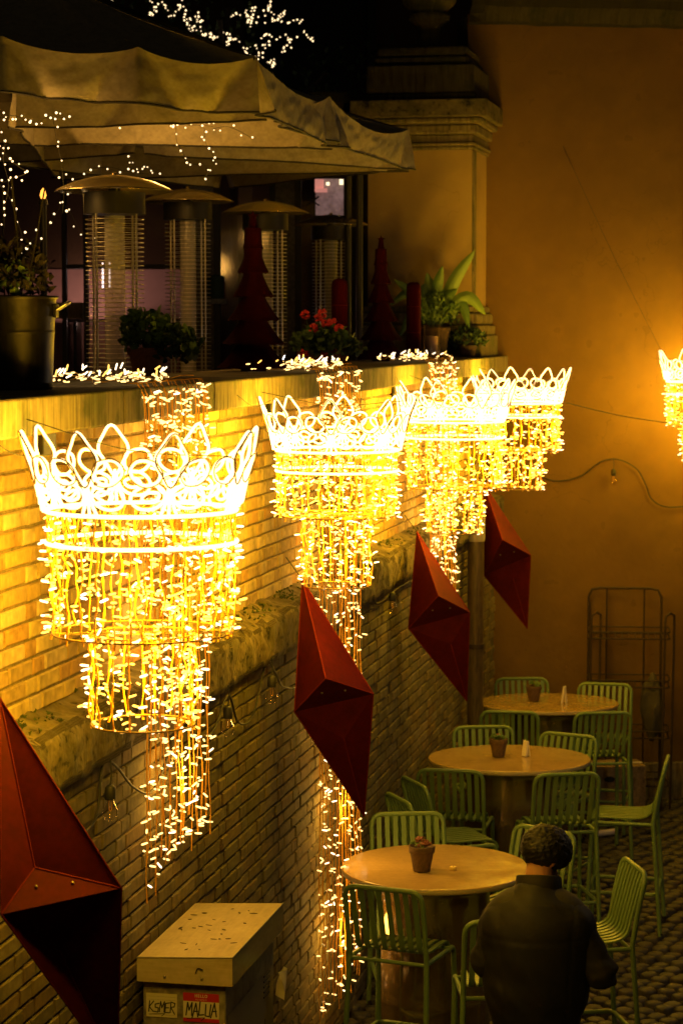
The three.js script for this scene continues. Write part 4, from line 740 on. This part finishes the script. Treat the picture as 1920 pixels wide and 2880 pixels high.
{
  const q = (px, z) => V((px - 960) / F * z, 0, -z);
  awning('parasol', 'wide tan parasol with a folded valance over the largest heater', [q(-640, 10.7), q(722, 11.25), V(-0.05, 0, -13.5), V(-3.4, 0, -13.3)], [5.40, 5.275, 5.27, 5.3], [0.28, 0.26, 0.26, 0.26], 5.86, [[0, 0.23, 0.47, 0.753, 1], [0, 1]], mats1, V(-3.2, 0, -12.6));
  awning('parasol', 'tan parasol with scalloped edge reaching towards the stone pier', [q(60, 12.05), q(757, 11.9), q(1143, 15.6), V(-2.0, 0, -16.2)], [5.27, 5.29, 5.30, 5.28], [0.27, 0.27, 0.28, 0.27], 5.56, [[0, 0.5, 1], [0.02, 0.378, 1], [0, 1], [0, 1]], mats2, V(0.13, 0, -16.6));
  awning('parasol', 'tan parasol with low straight valance behind the string lights', [q(400, 14.17), q(1130, 15.5), V(-0.9, 0, -17.6), q(-20, 14.95)], [5.18, 5.18, 5.18, 5.18], [0.155, 0.155, 0.155, 0.155], 5.5, [[0, 1], [0, 1], [0, 1], [0, 1]], mats3, V(0.05, 0, -17.2));
}

// ---------------------------------------------------------------- fairy light strings on the terrace
function fairyString(label, pts, every, sd, r = 0.006) { // pts: [px, py, depth]
  seed(sd); const P = pts.map(([x, y, z]) => at(x, y, z)), o = P[0].clone(), t = thing('fairy_lights', label, 'string lights', o.toArray(), 0, 'tiny fairy lights around the terrace'), c = new THREE.CatmullRomCurve3(P.map((p) => p.sub(o)));
  const L = c.getLength(), n = Math.max(2, Math.round(L / every)); part('wire', new THREE.TubeGeometry(c, n * 2, 0.0012, 4), M.darkWire, t);
  for (let i = 0; i <= n; i++) { const p = c.getPointAt(i / n); p.add(V(rr(-0.02, 0.02), rr(-0.02, 0.02), rr(-0.02, 0.02))); const m = part('bulb', fairyGeo, M.fairy, t); m.position.copy(p); m.scale.setScalar(r * rr(0.6, 1.1)); }
  return t;
}
const Zf = 11.0;
[
  ['fairy lights bunched under the wide parasol edge', [[-10, 335, Zf], [40, 325, Zf], [90, 345, Zf], [140, 328, Zf], [185, 332, Zf]], 0.02, 1],
  ['fairy lights falling straight in front of the orange corner', [[150, 330, Zf], [158, 385, Zf], [168, 430, Zf], [176, 480, Zf], [180, 560, Zf], [176, 600, Zf]], 0.05, 2],
  ['fairy lights in a short tangle above the plant in the bucket', [[-5, 400, Zf], [20, 440, Zf], [55, 470, Zf], [78, 485, Zf], [40, 500, Zf], [5, 515, Zf]], 0.03, 3],
  ['fairy lights winding down past the orange torch', [[0, 520, Zf], [30, 560, Zf], [45, 610, Zf], [62, 660, Zf], [72, 720, Zf], [60, 790, Zf], [45, 822, Zf]], 0.05, 4],
  ['fairy lights in a drooping chain over the bucket plant', [[-5, 700, 9.2], [20, 722, 9.2], [50, 715, 9.2], [80, 690, 9.2], [105, 660, 9.2]], 0.025, 5],
  ['fairy lights hanging in two loops from the parasol rim', [[5, 360, Zf], [15, 400, Zf], [10, 450, Zf], [25, 520, Zf], [15, 580, Zf], [12, 640, Zf]], 0.045, 6],
  ['fairy lights along the rear valance above the widest heater', [[348, 352, 12.8], [385, 345, 12.8], [430, 342, 12.8], [480, 345, 12.8], [520, 352, 12.8], [560, 352, 12.8], [600, 356, 12.8]], 0.028, 7],
  ['fairy lights dripping in a short tail before the rear valance', [[495, 355, 12.7], [498, 400, 12.7], [515, 430, 12.7], [528, 460, 12.7], [548, 462, 12.7], [566, 462, 12.7]], 0.045, 8],
  ['fairy lights dripping in a long tail before the grey panel', [[575, 360, 12.7], [578, 400, 12.7], [595, 430, 12.7], [606, 455, 12.7], [592, 475, 12.7], [578, 500, 12.7]], 0.028, 9],
  ['fairy lights gathered at the corner of the low parasol', [[362, 448, 13.6], [378, 460, 13.6], [372, 475, 13.6], [400, 482, 13.6], [412, 465, 13.6], [445, 488, 13.6]], 0.03, 10],
  ['fairy lights resting along the dome of the largest heater', [[205, 505, 12], [250, 478, 12], [300, 470, 12], [330, 474, 12], [345, 480, 12], [420, 490, 12]], 0.05, 11],
  ['fairy lights trailing from the torch towards the heater', [[110, 690, 11.6], [150, 615, 11.6], [180, 575, 11.6], [200, 600, 11.6], [225, 648, 11.6], [262, 672, 11.6]], 0.06, 12],
  ['fairy lights tucked behind the scalloped parasol corner', [[600, 362, 12.4], [640, 356, 12.4], [690, 378, 12.4], [708, 388, 12.4]], 0.06, 13],
].forEach(([l, p, e, s]) => fairyString(l, p, e, s));
for (const [px, py, z, k] of [[70, 470, 10.8, 0.7], [480, 420, 12.9, 0.85]]) { const l = new THREE.PointLight(C(1, 0.5, 0.1), k); l.position.copy(at(px, py, z)); l.castShadow = true; l.shadow.radius = 6; scene.add(l); l.name = 'fairy_glow'; }
{ // torch on a black stake
  const b = at(122, 560, 12.2), t = thing('garden_torch', 'black garden torch with an orange flame bulb beside the bucket plant', 'torch', [b.x, 2.9, b.z]); const h = b.y - 2.9;
  part('stake', cyl(0.018, 0.018, h, 0, 0, 0, 10), M.black, t); part('collar', cyl(0.026, 0.022, 0.03, 0, h - 0.03, 0, 12), M.black, t);
  part('flame_bulb', lathe([[0, h], [0.012, h + 0.003], [0.018, h + 0.02], [0.012, h + 0.045], [0, h + 0.06]], 10), S({ color: C(1, 0.6, 0.2), emissive: C(2.4, 0.9, 0.12) }), t);
  const l = new THREE.PointLight(C(1, 0.48, 0.08), 0.4); l.position.set(0, h + 0.03, 0); l.castShadow = true; t.add(l);
}

// ---------------------------------------------------------------- things along the coping
const OC = -0.30, cope = (px, o = OC) => { const k = (px - 960) / F, c = -2.635 + o * 1.02, z = c / (k - 0.208); return wp((18.8 - z) / Math.cos(AW), COPE1 + 0.001, o); };
function leafGeo(l, w, curl) { const N = 6; return sheet(N, 2, (u, v) => { const ww = w * Math.sin(PI * Math.min(0.98, u * 0.92 + 0.06)) ** 0.8, s = (v - 0.5) * 2; return V(s * ww, l * u * Math.cos(curl * u) + 0.15 * ww * Math.abs(s), l * u * Math.sin(curl * u) * 0.9); }); }
function bush(t, name, mat, c, r, n, l, w, sd) { seed(sd); const gs = []; for (let i = 0; i < n; i++) { const a = rr(0, 6.283), e = Math.acos(rr(-0.5, 1)), k = Math.cbrt(rr(0.15, 1)), p = V(Math.sin(e) * Math.cos(a) * r[0] * k, Math.cos(e) * r[1] * k, Math.sin(e) * Math.sin(a) * r[2] * k).add(c); gs.push(moved(leafGeo(l * rr(0.6, 1.2), w * rr(0.7, 1.2), rr(0.2, 0.9)), p.x, p.y, p.z, rr(0.2, 1.9), rr(0, 6.283), rr(-0.4, 0.4))); } const m = part(name, merge(gs), mat, t); m.userData.kind = 'stuff'; return m; }
{
  const p = cope(25, -0.28), t = thing('metal_bucket', 'large dark metal bucket planter with a ring handle on the coping', 'bucket', p.toArray()); const h = 0.335;
  part('pail', lathe([[0, 0.004], [0.135, 0.004], [0.138, 0.0], [0.142, 0.01], [0.150, 0.2], [0.152, 0.203], [0.152, 0.212], [0.150, 0.215], [0.158, h - 0.01], [0.166, h - 0.005], [0.166, h + 0.004], [0.154, h], [0.15, h - 0.04], [0, h - 0.05]], 48), M.bucket, t);
  for (const s of [-1, 1]) { const hd = part('handle', bentTube([V(s * 0.158, h - 0.05, -0.03), V(s * 0.205, h - 0.02, -0.03), V(s * 0.205, h - 0.02, 0.03), V(s * 0.158, h - 0.05, 0.03)], 0.015, 0.006, 30, 8), M.steel, t); part('lug', rbox(0.012, 0.05, 0.09, 0.003, s * 0.157, h - 0.05, 0), M.bucket, hd); }
  const q = thing('bucket_plant', 'dry brown tangled plant growing out of the metal bucket', 'plant', [p.x, p.y + 0.28, p.z]);
  bush(q, 'foliage', M.bark, V(0, 0.12, 0), [0.15, 0.14, 0.15], 420, 0.05, 0.008, 61); bush(q, 'pale_leaves', M.leafPale, V(-0.04, 0.10, 0.05), [0.12, 0.10, 0.10], 120, 0.045, 0.012, 62);
  seed(63); for (let i = 0; i < 9; i++) part('stem', tube([V(rr(-0.06, 0.06), -0.02, rr(-0.06, 0.06)), V(rr(-0.1, 0.1), 0.12, rr(-0.1, 0.1)), V(rr(-0.2, 0.2), rr(0.2, 0.5), rr(-0.15, 0.15))], 0.003, 5, 12), M.bark, q);
}
{
  const p = cope(400, -0.40), t = thing('terracotta_pot', 'terracotta pot with a bushy green plant on the coping', 'potted plant', p.toArray());
  part('pot', lathe([[0, 0], [0.062, 0], [0.078, 0.1], [0.088, 0.102], [0.09, 0.132], [0.08, 0.134], [0.076, 0.11], [0, 0.108]], 32), M.terracotta, t);
  const s = part('soil', new THREE.CircleGeometry(0.077, 20).rotateX(-PI / 2).translate(0, 0.115, 0), M.soil, t); s.name = 'soil';
  bush(t, 'foliage', M.leaf, V(0, 0.19, 0), [0.115, 0.11, 0.11], 330, 0.05, 0.018, 71); bush(t, 'dark_foliage', M.leafDark, V(0.12, 0.12, 0.0), [0.13, 0.10, 0.10], 260, 0.05, 0.018, 72);
}
function feltTree(px, h, w, o, label) {
  const p = cope(px, o), t = thing('felt_tree', label, 'ornament tree', p.toArray(), 0, 'tiered felt trees on the coping'), n = 6;
  for (let i = 0; i < n; i++) {
    const f = i / n, y0 = h * (0.02 + f * 0.9), y1 = h * (0.02 + (f + 1 / n) * 0.9) + h * 0.05, r0 = w / 2 * (1 - f * 0.86), r1 = r0 * 0.3, N = 28;
    part('tier', sheet(N, 5, (u, v) => { const a = u * 6.2832, rip = 1 + (1 - v) * 0.05 * Math.sin(a * 9 + i), r = lerp(r0, r1, Math.pow(v, 0.8)) * rip; return V(Math.cos(a) * r, lerp(y0, y1, v) + (1 - v) * 0.006 * Math.sin(a * 9 + i), Math.sin(a) * r); }), M.felt, t);
    part('trim', new THREE.TorusGeometry(r0 * 1.0, 0.0025, 4, 40).rotateX(PI / 2).translate(0, y0 + 0.003, 0), M.felt, t);
  }
  part('trunk', cyl(w * 0.18, w * 0.12, h * 0.9, 0, 0, 0, 12), M.felt, t);
  const sp = []; for (let i = 0; i < 10; i++) { const a = i * PI / 5 + PI / 2, r = i % 2 ? 0.011 : 0.028; sp.push(new THREE.Vector2(Math.cos(a) * r, Math.sin(a) * r)); }
  part('top_star', new THREE.ExtrudeGeometry(new THREE.Shape(sp), { depth: 0.012, bevelEnabled: true, bevelSize: 0.002, bevelThickness: 0.002, bevelSegments: 1 }).translate(0, h * 0.975, -0.006), M.felt, t);
}
feltTree(706, 0.82, 0.37, -0.28, 'tall tiered dark red felt tree beside the red flowers');
feltTree(1066, 0.84, 0.33, -0.30, 'tiered dark red felt tree against the glazed end of the pavilion');
function redBollard(px, h, o, label) { const p = cope(px, o), t = thing('red_pillar', label, 'ornament', p.toArray(), 0, 'dark red pillars on the coping'), r = 0.053; const prof = [[0, 0], [r, 0]]; for (const f of [0.34, 0.68]) prof.push([r, h * f - 0.003], [r * 0.97, h * f], [r, h * f + 0.003]); prof.push([r, h - 0.05], [r * 0.92, h - 0.02], [r * 0.6, h - 0.004], [0, h]); part('column', lathe(prof, 28), M.redCandle, t); for (const f of [0.34, 0.68]) part('band', new THREE.TorusGeometry(r * 0.985, 0.002, 5, 28).rotateX(PI / 2).translate(0, h * f, 0), M.redEdge, t); }
redBollard(946, 0.55, -0.5, 'dark red round topped pillar behind the red flowers'); redBollard(1158, 0.56, -0.3, 'dark red round topped pillar before the broad leaved plant');
{
  const p = cope(900, -0.30), t = thing('flower_box', 'low planter of red flowers and dark leaves between the felt trees', 'potted plant', p.toArray());
  part('trough', rbox(0.30, 0.10, 0.16, 0.01, 0, 0.051, 0), M.terracotta, t); bush(t, 'foliage', M.leaf, V(0, 0.13, 0), [0.19, 0.10, 0.14], 330, 0.05, 0.016, 81); bush(t, 'dark_foliage', M.leafDark, V(0.04, 0.10, 0), [0.21, 0.09, 0.15], 260, 0.05, 0.016, 82);
  seed(83); for (const [x, y] of [[-0.10, 0.30], [-0.02, 0.28], [0.02, 0.25], [0.06, 0.26], [-0.05, 0.22], [0.10, 0.22], [0.0, 0.31], [-0.10, 0.08], [0.02, 0.06]]) { const gs = []; for (let i = 0; i < 16; i++) { const d = V(rr(-1, 1), rr(-0.6, 1), rr(-1, 1)).normalize().multiplyScalar(0.022); gs.push(moved(new THREE.SphereGeometry(0.012, 6, 4).scale(1, 0.35, 1), d.x, d.y, d.z, rr(0, 3), rr(0, 3), 0)); } const f = part('blossom', merge(gs), M.flower, t); f.position.set(x, y, rr(0.02, 0.12)); part('stalk', tube([V(0, 0, 0), V(-x * 0.2, -0.08, -0.02), V(-x * 0.4, -y + 0.1, -0.03)], 0.002, 4, 8), M.leaf, f); }
}
{
  const p = cope(1210, -0.22), t = thing('candle_glass', 'glass cylinder holding a pale pillar candle on the coping', 'candle', p.toArray());
  part('glass', lathe([[0, 0.003], [0.058, 0.003], [0.060, 0.006], [0.060, 0.25], [0.057, 0.25], [0.057, 0.01]], 32), M.clear, t); part('candle', lathe([[0, 0.008], [0.045, 0.008], [0.046, 0.16], [0.04, 0.168], [0, 0.16]], 28), M.wax, t); part('wick', cyl(0.0015, 0.0015, 0.015, 0, 0.16, 0, 5), M.black, t);
}
{
  const p = cope(1215, -0.33), t = thing('broad_leaf_plant', 'green broad leaved plant spreading against the pier', 'potted plant', p.toArray()); const top = 0.28;
  part('pot', lathe([[0, 0], [0.09, 0], [0.12, 0.2], [0.13, 0.2], [0.13, 0.23], [0.11, 0.23], [0.1, 0.19], [0, 0.18]], 28), M.pot, t);
  const K = 366; for (const [dx, dy, l, w, m] of [[110, -330, 1, 0.05, 0], [20, -280, 1, 0.045, 1], [-20, -260, 1, 0.05, 0], [-60, -230, 1, 0.045, 1], [-110, -240, 1, 0.04, 1], [140, -130, 1, 0.05, 0], [-120, -160, 1, 0.04, 1], [60, -210, 1, 0.05, 1], [-95, -60, 1, 0.04, 1], [95, -90, 1, 0.045, 1], [-40, -180, 1, 0.05, 0]]) {
    const tip = V(dx / K * 1.05, -dy / K * 0.92, rr(-0.02, 0.16)), base = V(rr(-0.02, 0.02), 0.2, rr(-0.02, 0.02)), mid = base.clone().lerp(tip, 0.5).add(V(dx > 60 && dy > -200 ? 0.06 : 0, 0.06 + (dy > -200 ? 0.14 : 0.02), 0)), c = new THREE.CatmullRomCurve3([base, mid, tip]);
    part('leaf', sheet(14, 4, (u, v) => { const q = c.getPoint(u), tg = c.getTangent(u), sd = tg.clone().cross(V(0, 0, 1)).normalize(), s = (v - 0.5) * 2, ww = w * Math.max(0, u < 0.25 ? 0.12 + 0.5 * (u / 0.25) ** 2 : Math.sin(PI * (0.22 + 0.78 * u)) ** 0.7 * 1.05); return q.addScaledVector(sd, s * ww).add(V(0, 0, -Math.abs(s) * ww * 0.5)); }), m ? M.leaf : M.leafPale, t);
  }
  bush(t, 'undergrowth', M.leaf, V(0, 0.33, 0.06), [0.2, 0.17, 0.14], 520, 0.04, 0.01, 91);
  const q = thing('trailing_plant', 'dark trailing plant at the foot of the pier', 'plant', cope(1310, -0.10).toArray()); part('pot', lathe([[0, 0], [0.06, 0], [0.08, 0.09], [0.07, 0.09], [0, 0.08]], 20), M.pot, q); bush(q, 'foliage', M.leafDark, V(0, 0.13, 0), [0.16, 0.10, 0.12], 420, 0.04, 0.01, 92);
}
{ // tree with fairy lights behind the parasols
  const t = thing('lit_tree', 'dark tree wound with tiny lights behind the parasols', 'tree', [-1.15, 0, -23.5]); seed(501);
  part('trunk', lathe([[0.24, 0], [0.17, 0.6], [0.13, 3.5], [0.09, 6], [0.05, 7.2]], 14), M.bark, t);
  const tips = []; for (let i = 0; i < 16; i++) { const a = rr(0, 6.28), y0 = rr(4.2, 7), l = rr(0.9, 1.7), tip = V(Math.cos(a) * l, y0 + rr(0.3, 1.1), Math.sin(a) * l); part('limb', tube([V(0, y0, 0), V(Math.cos(a) * l * 0.45, y0 + 0.25, Math.sin(a) * l * 0.45), tip], 0.025, 6, 14), M.bark, t); tips.push([V(0, y0, 0), tip]); }
  const gs = []; for (const [a, b] of tips) for (let i = 0; i < 130; i++) { const f = Math.sqrt(rnd()), p = a.clone().lerp(b, f).add(V(rr(-0.35, 0.35), rr(-0.3, 0.35), rr(-0.35, 0.35))); gs.push(moved(leafGeo(rr(0.06, 0.11), 0.02, 0.6), p.x, p.y, p.z, rr(0, 3), rr(0, 6.28), 0)); }
  part('crown', merge(gs), M.leafDark, t).userData.kind = 'stuff';
}
[
  ['fairy lights scattered over the tree top between parasols', [[410, -20], [430, 20], [418, 50], [460, 10], [480, 45], [520, 5], [525, 60], [560, 30], [540, 90], [570, 55], [565, 100]], 0.05, 31],
  ['fairy lights on a low branch behind the parasol hip', [[520, 60], [550, 100], [600, 95], [595, 110], [640, 90], [640, 130], [655, 105], [690, 140]], 0.05, 32],
  ['fairy lights in the densest clump of the lit tree', [[650, 50], [680, 35], [720, 30], [700, 70], [740, 40], [760, 10], [770, 55], [800, 35], [780, 60], [850, 60], [730, 60], [690, 45]], 0.055, 33],
  ['fairy lights on the outer twigs of the lit tree', [[690, 150], [725, 110], [760, 105], [745, 130], [800, 100], [815, 130], [790, 140], [840, 95], [885, 112]], 0.07, 34],
  ['fairy lights trailing down to the parasol roof', [[700, 150], [722, 165], [725, 130], [760, 185], [765, 170], [770, 192]], 0.06, 35],
  ['few fairy lights on a twig above the wide parasol', [[285, 0], [300, 5], [312, 8]], 0.05, 36],
].forEach(([l, p, e, s]) => fairyString(l, p.map(([x, y], i) => [x, y, 22.3 + 0.5 * Math.sin(i * 2.1)]), e * 1.9, s, 0.0085));

// ---------------------------------------------------------------- the person, from behind, head bowed over something in the hands
{
  const t = thing('person', 'person with dark curly hair in a dark padded vest standing with bowed head', 'person', [0.90, 0, -10.3], -0.12); t.scale.set(1.06, 0.965, 1);
  const smin = (a, b, k) => { const h = Math.max(k - Math.abs(a - b), 0) / k; return Math.min(a, b) - h * h * k * 0.25; };
  const cone = (a, b, ra, rb) => { const ab = b.clone().sub(a), l2 = ab.lengthSq(); return (x, y, z) => { const px = x - a.x, py = y - a.y, pz = z - a.z, h = Math.min(1, Math.max(0, (px * ab.x + py * ab.y + pz * ab.z) / l2)); return Math.hypot(px - ab.x * h, py - ab.y * h, pz - ab.z * h) - lerp(ra, rb, h); }; };
  const ell = (c, r) => { const m = Math.min(r.x, r.y, r.z); return (x, y, z) => (Math.hypot((x - c.x) / r.x, (y - c.y) / r.y, (z - c.z) / r.z) - 1) * m; };
  const all = (fs, k) => (x, y, z) => { let d = 1e3; for (const f of fs) d = d > 900 ? f(x, y, z) : smin(d, f(x, y, z), k); return d; };
  const side = (s) => ({ hip: V(s * 0.085, 0.90, 0), knee: V(s * 0.10, 0.49, -0.02), ank: V(s * 0.105, 0.09, 0.03), toe: V(s * 0.13, 0.045, -0.15), heel: V(s * 0.10, 0.05, 0.05), sh: V(s * 0.165, 1.285, 0.0), el: s > 0 ? V(0.270, 1.045, 0.04) : V(-0.215, 1.06, -0.02), wr: V(s * 0.10, 1.03, -0.20) });
  const Ls = side(-1), Rs = side(1), limbs = [];
  for (const q of [Ls, Rs]) limbs.push(cone(q.hip, q.knee, 0.095, 0.064), cone(q.knee, q.ank, 0.062, 0.046), cone(q.heel, q.toe, 0.045, 0.038), cone(q.sh, q.el, 0.068, 0.052), cone(q.el, q.wr, 0.050, 0.034));
  const neck = cone(V(0, 1.38, 0.01), V(0.01, 1.53, -0.05), 0.075, 0.056), torso = all([ell(V(0, 1.0, 0), V(0.165, 0.16, 0.12)), ell(V(0, 1.2, 0.0), V(0.185, 0.22, 0.125)), ell(V(0, 1.34, 0.01), V(0.19, 0.10, 0.10))], 0.08);
  const bodyF = all([torso, neck, ...limbs], 0.035);
  const headC = V(0.03, 1.565, -0.085), ha = 0.75, hy = -0.75, yc = Math.cos(hy), ys = Math.sin(hy), hc = Math.cos(ha), hs = Math.sin(ha);       // bowed forward
  const toHead = (f) => (x, y, z) => { const ex = x - headC.x, dy = y - headC.y, ez = z - headC.z, dx = ex * yc - ez * ys, dz = ex * ys + ez * yc; return f(dx, dy * hc - dz * hs, dy * hs + dz * hc); };
  const headF = toHead(all([ell(V(0, 0.02, 0.01), V(0.074, 0.092, 0.096)), ell(V(0, -0.05, -0.03), V(0.056, 0.07, 0.062)), cone(V(0, 0.0, -0.085), V(0, -0.03, -0.108), 0.010, 0.015), ell(V(0, -0.062, -0.085), V(0.024, 0.010, 0.014)), ell(V(-0.076, -0.012, 0.012), V(0.012, 0.032, 0.02)), ell(V(0.076, -0.012, 0.012), V(0.012, 0.032, 0.02)), ell(V(0, 0.03, -0.086), V(0.05, 0.010, 0.012))], 0.012));
  const neckTop = cone(V(0, 1.44, -0.01), V(0.012, 1.57, -0.07), 0.06, 0.055);
  const hand = (s) => { const w = side(s).wr, P = (x, y, z) => V(w.x - s * x, w.y + y, w.z + z), fs = [cone(P(0, 0, 0), P(0.02, 0.012, -0.075), 0.026, 0.032)]; for (let i = 0; i < 4; i++) { const a = P(0.0 + i * 0.018, 0.02 - i * 0.004, -0.085), b = P(0.012 + i * 0.017, 0.012 - i * 0.004, -0.12 - (i === 1 ? 0.008 : i === 3 ? -0.012 : 0)), c = P(0.026 + i * 0.012, -0.012, -0.125); fs.push(cone(a, b, 0.0095, 0.0088), cone(b, c, 0.0088, 0.0075)); } fs.push(cone(P(0.03, 0.01, -0.03), P(0.055, 0.025, -0.06), 0.011, 0.010), cone(P(0.055, 0.025, -0.06), P(0.062, 0.03, -0.09), 0.010, 0.008)); return all(fs, 0.010); };
  const paint = (g, fn) => { const p = g.attributes.position, c = new Float32Array(p.count * 3); for (let i = 0; i < p.count; i++) c.set(fn(p.getX(i), p.getY(i), p.getZ(i)), i * 3); g.setAttribute('color', new THREE.BufferAttribute(c, 3)); return g; };
  const skin = [0.36, 0.18, 0.10], cloth = [0.028, 0.026, 0.022], pants = [0.016, 0.016, 0.018], shoe = [0.02, 0.018, 0.016];
  const gs = [paint(sdfMesh(bodyF, [-0.36, -0.02, -0.32], [0.36, 1.62, 0.22], 0.014), (x, y, z) => y < 0.11 ? shoe : y < 0.95 && Math.hypot(x, z) < 0.25 && z > -0.16 ? pants : (y > 1.445 && Math.hypot(x, z + 0.03) < 0.11) ? skin : z < -0.19 && y > 0.9 ? skin : cloth),
    paint(sdfMesh(all([headF, neckTop], 0.02), [-0.12, 1.42, -0.26], [0.15, 1.75, 0.08], 0.006), () => skin), ...[-1, 1].map((s) => paint(sdfMesh(hand(s), s < 0 ? [-0.16, 0.96, -0.36] : [-0.02, 0.96, -0.36], s < 0 ? [0.02, 1.10, -0.16] : [0.16, 1.10, -0.16], 0.004), () => skin))];
  const body = mergeGeometries(gs.map((g) => { const n = g.toNonIndexed(); return n; }));
  part('body', body, S({ vertexColors: true, roughness: 0.75 }), t);
  // padded vest over the torso, with a stand collar and sewn channels
  const puff = (y) => 0.002 * Math.abs(Math.sin((y - 0.86) * PI / 0.3));
  const vestF = all([cone(V(0, 0.80, 0.0), V(0, 1.25, 0.01), 0.16, 0.155), ell(V(0, 1.0, 0.01), V(0.225, 0.30, 0.165)), ell(V(0, 1.2, 0.012), V(0.228, 0.20, 0.16)), cone(V(-0.13, 1.265, 0.01), V(0.13, 1.265, 0.01), 0.095, 0.095), cone(V(0, 1.36, 0.0), V(0, 1.42, -0.01), 0.10, 0.09)], 0.08);
  part('vest', sdfMesh((x, y, z) => Math.max(vestF(x, y, z) - puff(y) + 0.009 * n3(x * 7 + y * 4, y * 5 - x * 3, z * 7) + 0.004 * n3(x * 22 + y * 14, y * 12, z * 22) - 0.003 * Math.exp(-(((Math.abs(x) - 0.14 - (y - 1.0) * 0.06) / 0.006) ** 2)) * -1 + 0.004 * Math.exp(-(((y - 1.22) / 0.006) ** 2)), 0.72 - y, y - 1.47), [-0.30, 0.70, -0.24], [0.30, 1.52, 0.26], 0.011), S({ color: C(0.007, 0.0065, 0.0055), roughness: 0.7, bumpMap: null }), t);
  part('collar', lathe([[0.095, 0], [0.103, 0.02], [0.098, 0.075], [0.09, 0.08], [0.086, 0.07], [0.088, 0.0]], 28).rotateX(-0.28).translate(0.005, 1.41, -0.016), S({ color: C(0.006, 0.0055, 0.005), roughness: 0.75 }), t);
  // sleeves stand a little off the arms
  for (const q of [Ls, Rs]) part('sleeve', sdfMesh((x, y, z) => Math.max(all([cone(q.sh, q.el, 0.074, 0.070), cone(q.el, q.wr, 0.070, 0.046)], 0.04)(x, y, z) + 0.010 * n3(x * 14, y * 26, z * 14) + 0.004 * n3(x * 40, y * 50, z * 40), -(z + 0.185)), [q === Ls ? -0.40 : -0.02, 0.92, -0.28], [q === Ls ? 0.02 : 0.40, 1.50, 0.18], 0.011), S({ color: C(0.009, 0.008, 0.007), roughness: 0.85 }), t);
  const hairF = toHead((x, y, z) => { const cap = ell(V(0, 0.034, 0.020), V(0.104, 0.116, 0.128))(x, y, z), face = -(ell(V(0, -0.05, -0.10), V(0.085, 0.10, 0.085))(x, y, z)), nape = -(y + 0.075 - 0.0 * z), curl = 0.0035 * n3(x * 60, y * 60, z * 60) + 0.0035 * n3(x * 150, y * 150, z * 150); return Math.max(cap + curl, face, nape); });
  part('hair', sdfMesh(hairF, [-0.13, 1.48, -0.25], [0.17, 1.78, 0.10], 0.0045), S({ color: C(0.008, 0.007, 0.006), roughness: 0.6 }), t);
  for (const s of [-1, 1]) part('eye', new THREE.SphereGeometry(0.011, 10, 8).translate(headC.x + s * 0.03, headC.y - 0.035, headC.z - 0.082), M.paper, t);
  const ph = thing('mobile_phone', 'dark phone held in both hands of the person', 'phone', [0.90 + 0.03, 1.045, -10.3 - 0.33], -0.12); part('case', moved(new RoundedBoxGeometry(0.072, 0.146, 0.009, 2, 0.004), 0, 0, 0, -0.9, 0, 0), M.black, ph); part('screen', moved(new THREE.PlaneGeometry(0.066, 0.138), 0, 0.003, 0.0037, -0.9, 0, 0), M.frameDark, ph);
}
{ // street lantern on a post, beside the frame: its paler light touches table rims, slats and the cabinet side
  const t = thing('street_lantern', 'black street lantern on a post at the open side of the street', 'street lamp', [4.4, 0, -13.2]);
  part('post', lathe([[0.11, 0], [0.11, 0.12], [0.06, 0.2], [0.045, 0.6], [0.035, 3.0], [0.05, 3.02], [0.05, 3.06], [0, 3.08]], 18), M.iron, t);
  part('lamp_glass', lathe([[0.07, 3.08], [0.13, 3.42], [0.125, 3.43], [0.066, 3.09]], 4), M.clear, t);
  part('lamp_roof', lathe([[0.16, 3.43], [0.09, 3.52], [0.03, 3.56], [0.02, 3.62], [0, 3.63]], 4), M.iron, t);
  part('lamp_bulb', new THREE.SphereGeometry(0.035, 14, 10).translate(0, 3.26, 0), S({ color: C(1, 0.95, 0.85), emissive: C(4, 3.3, 2.6) }), t);
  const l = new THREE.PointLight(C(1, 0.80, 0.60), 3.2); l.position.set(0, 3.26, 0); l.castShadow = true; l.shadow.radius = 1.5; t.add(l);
}
renderer.render(scene, camera);
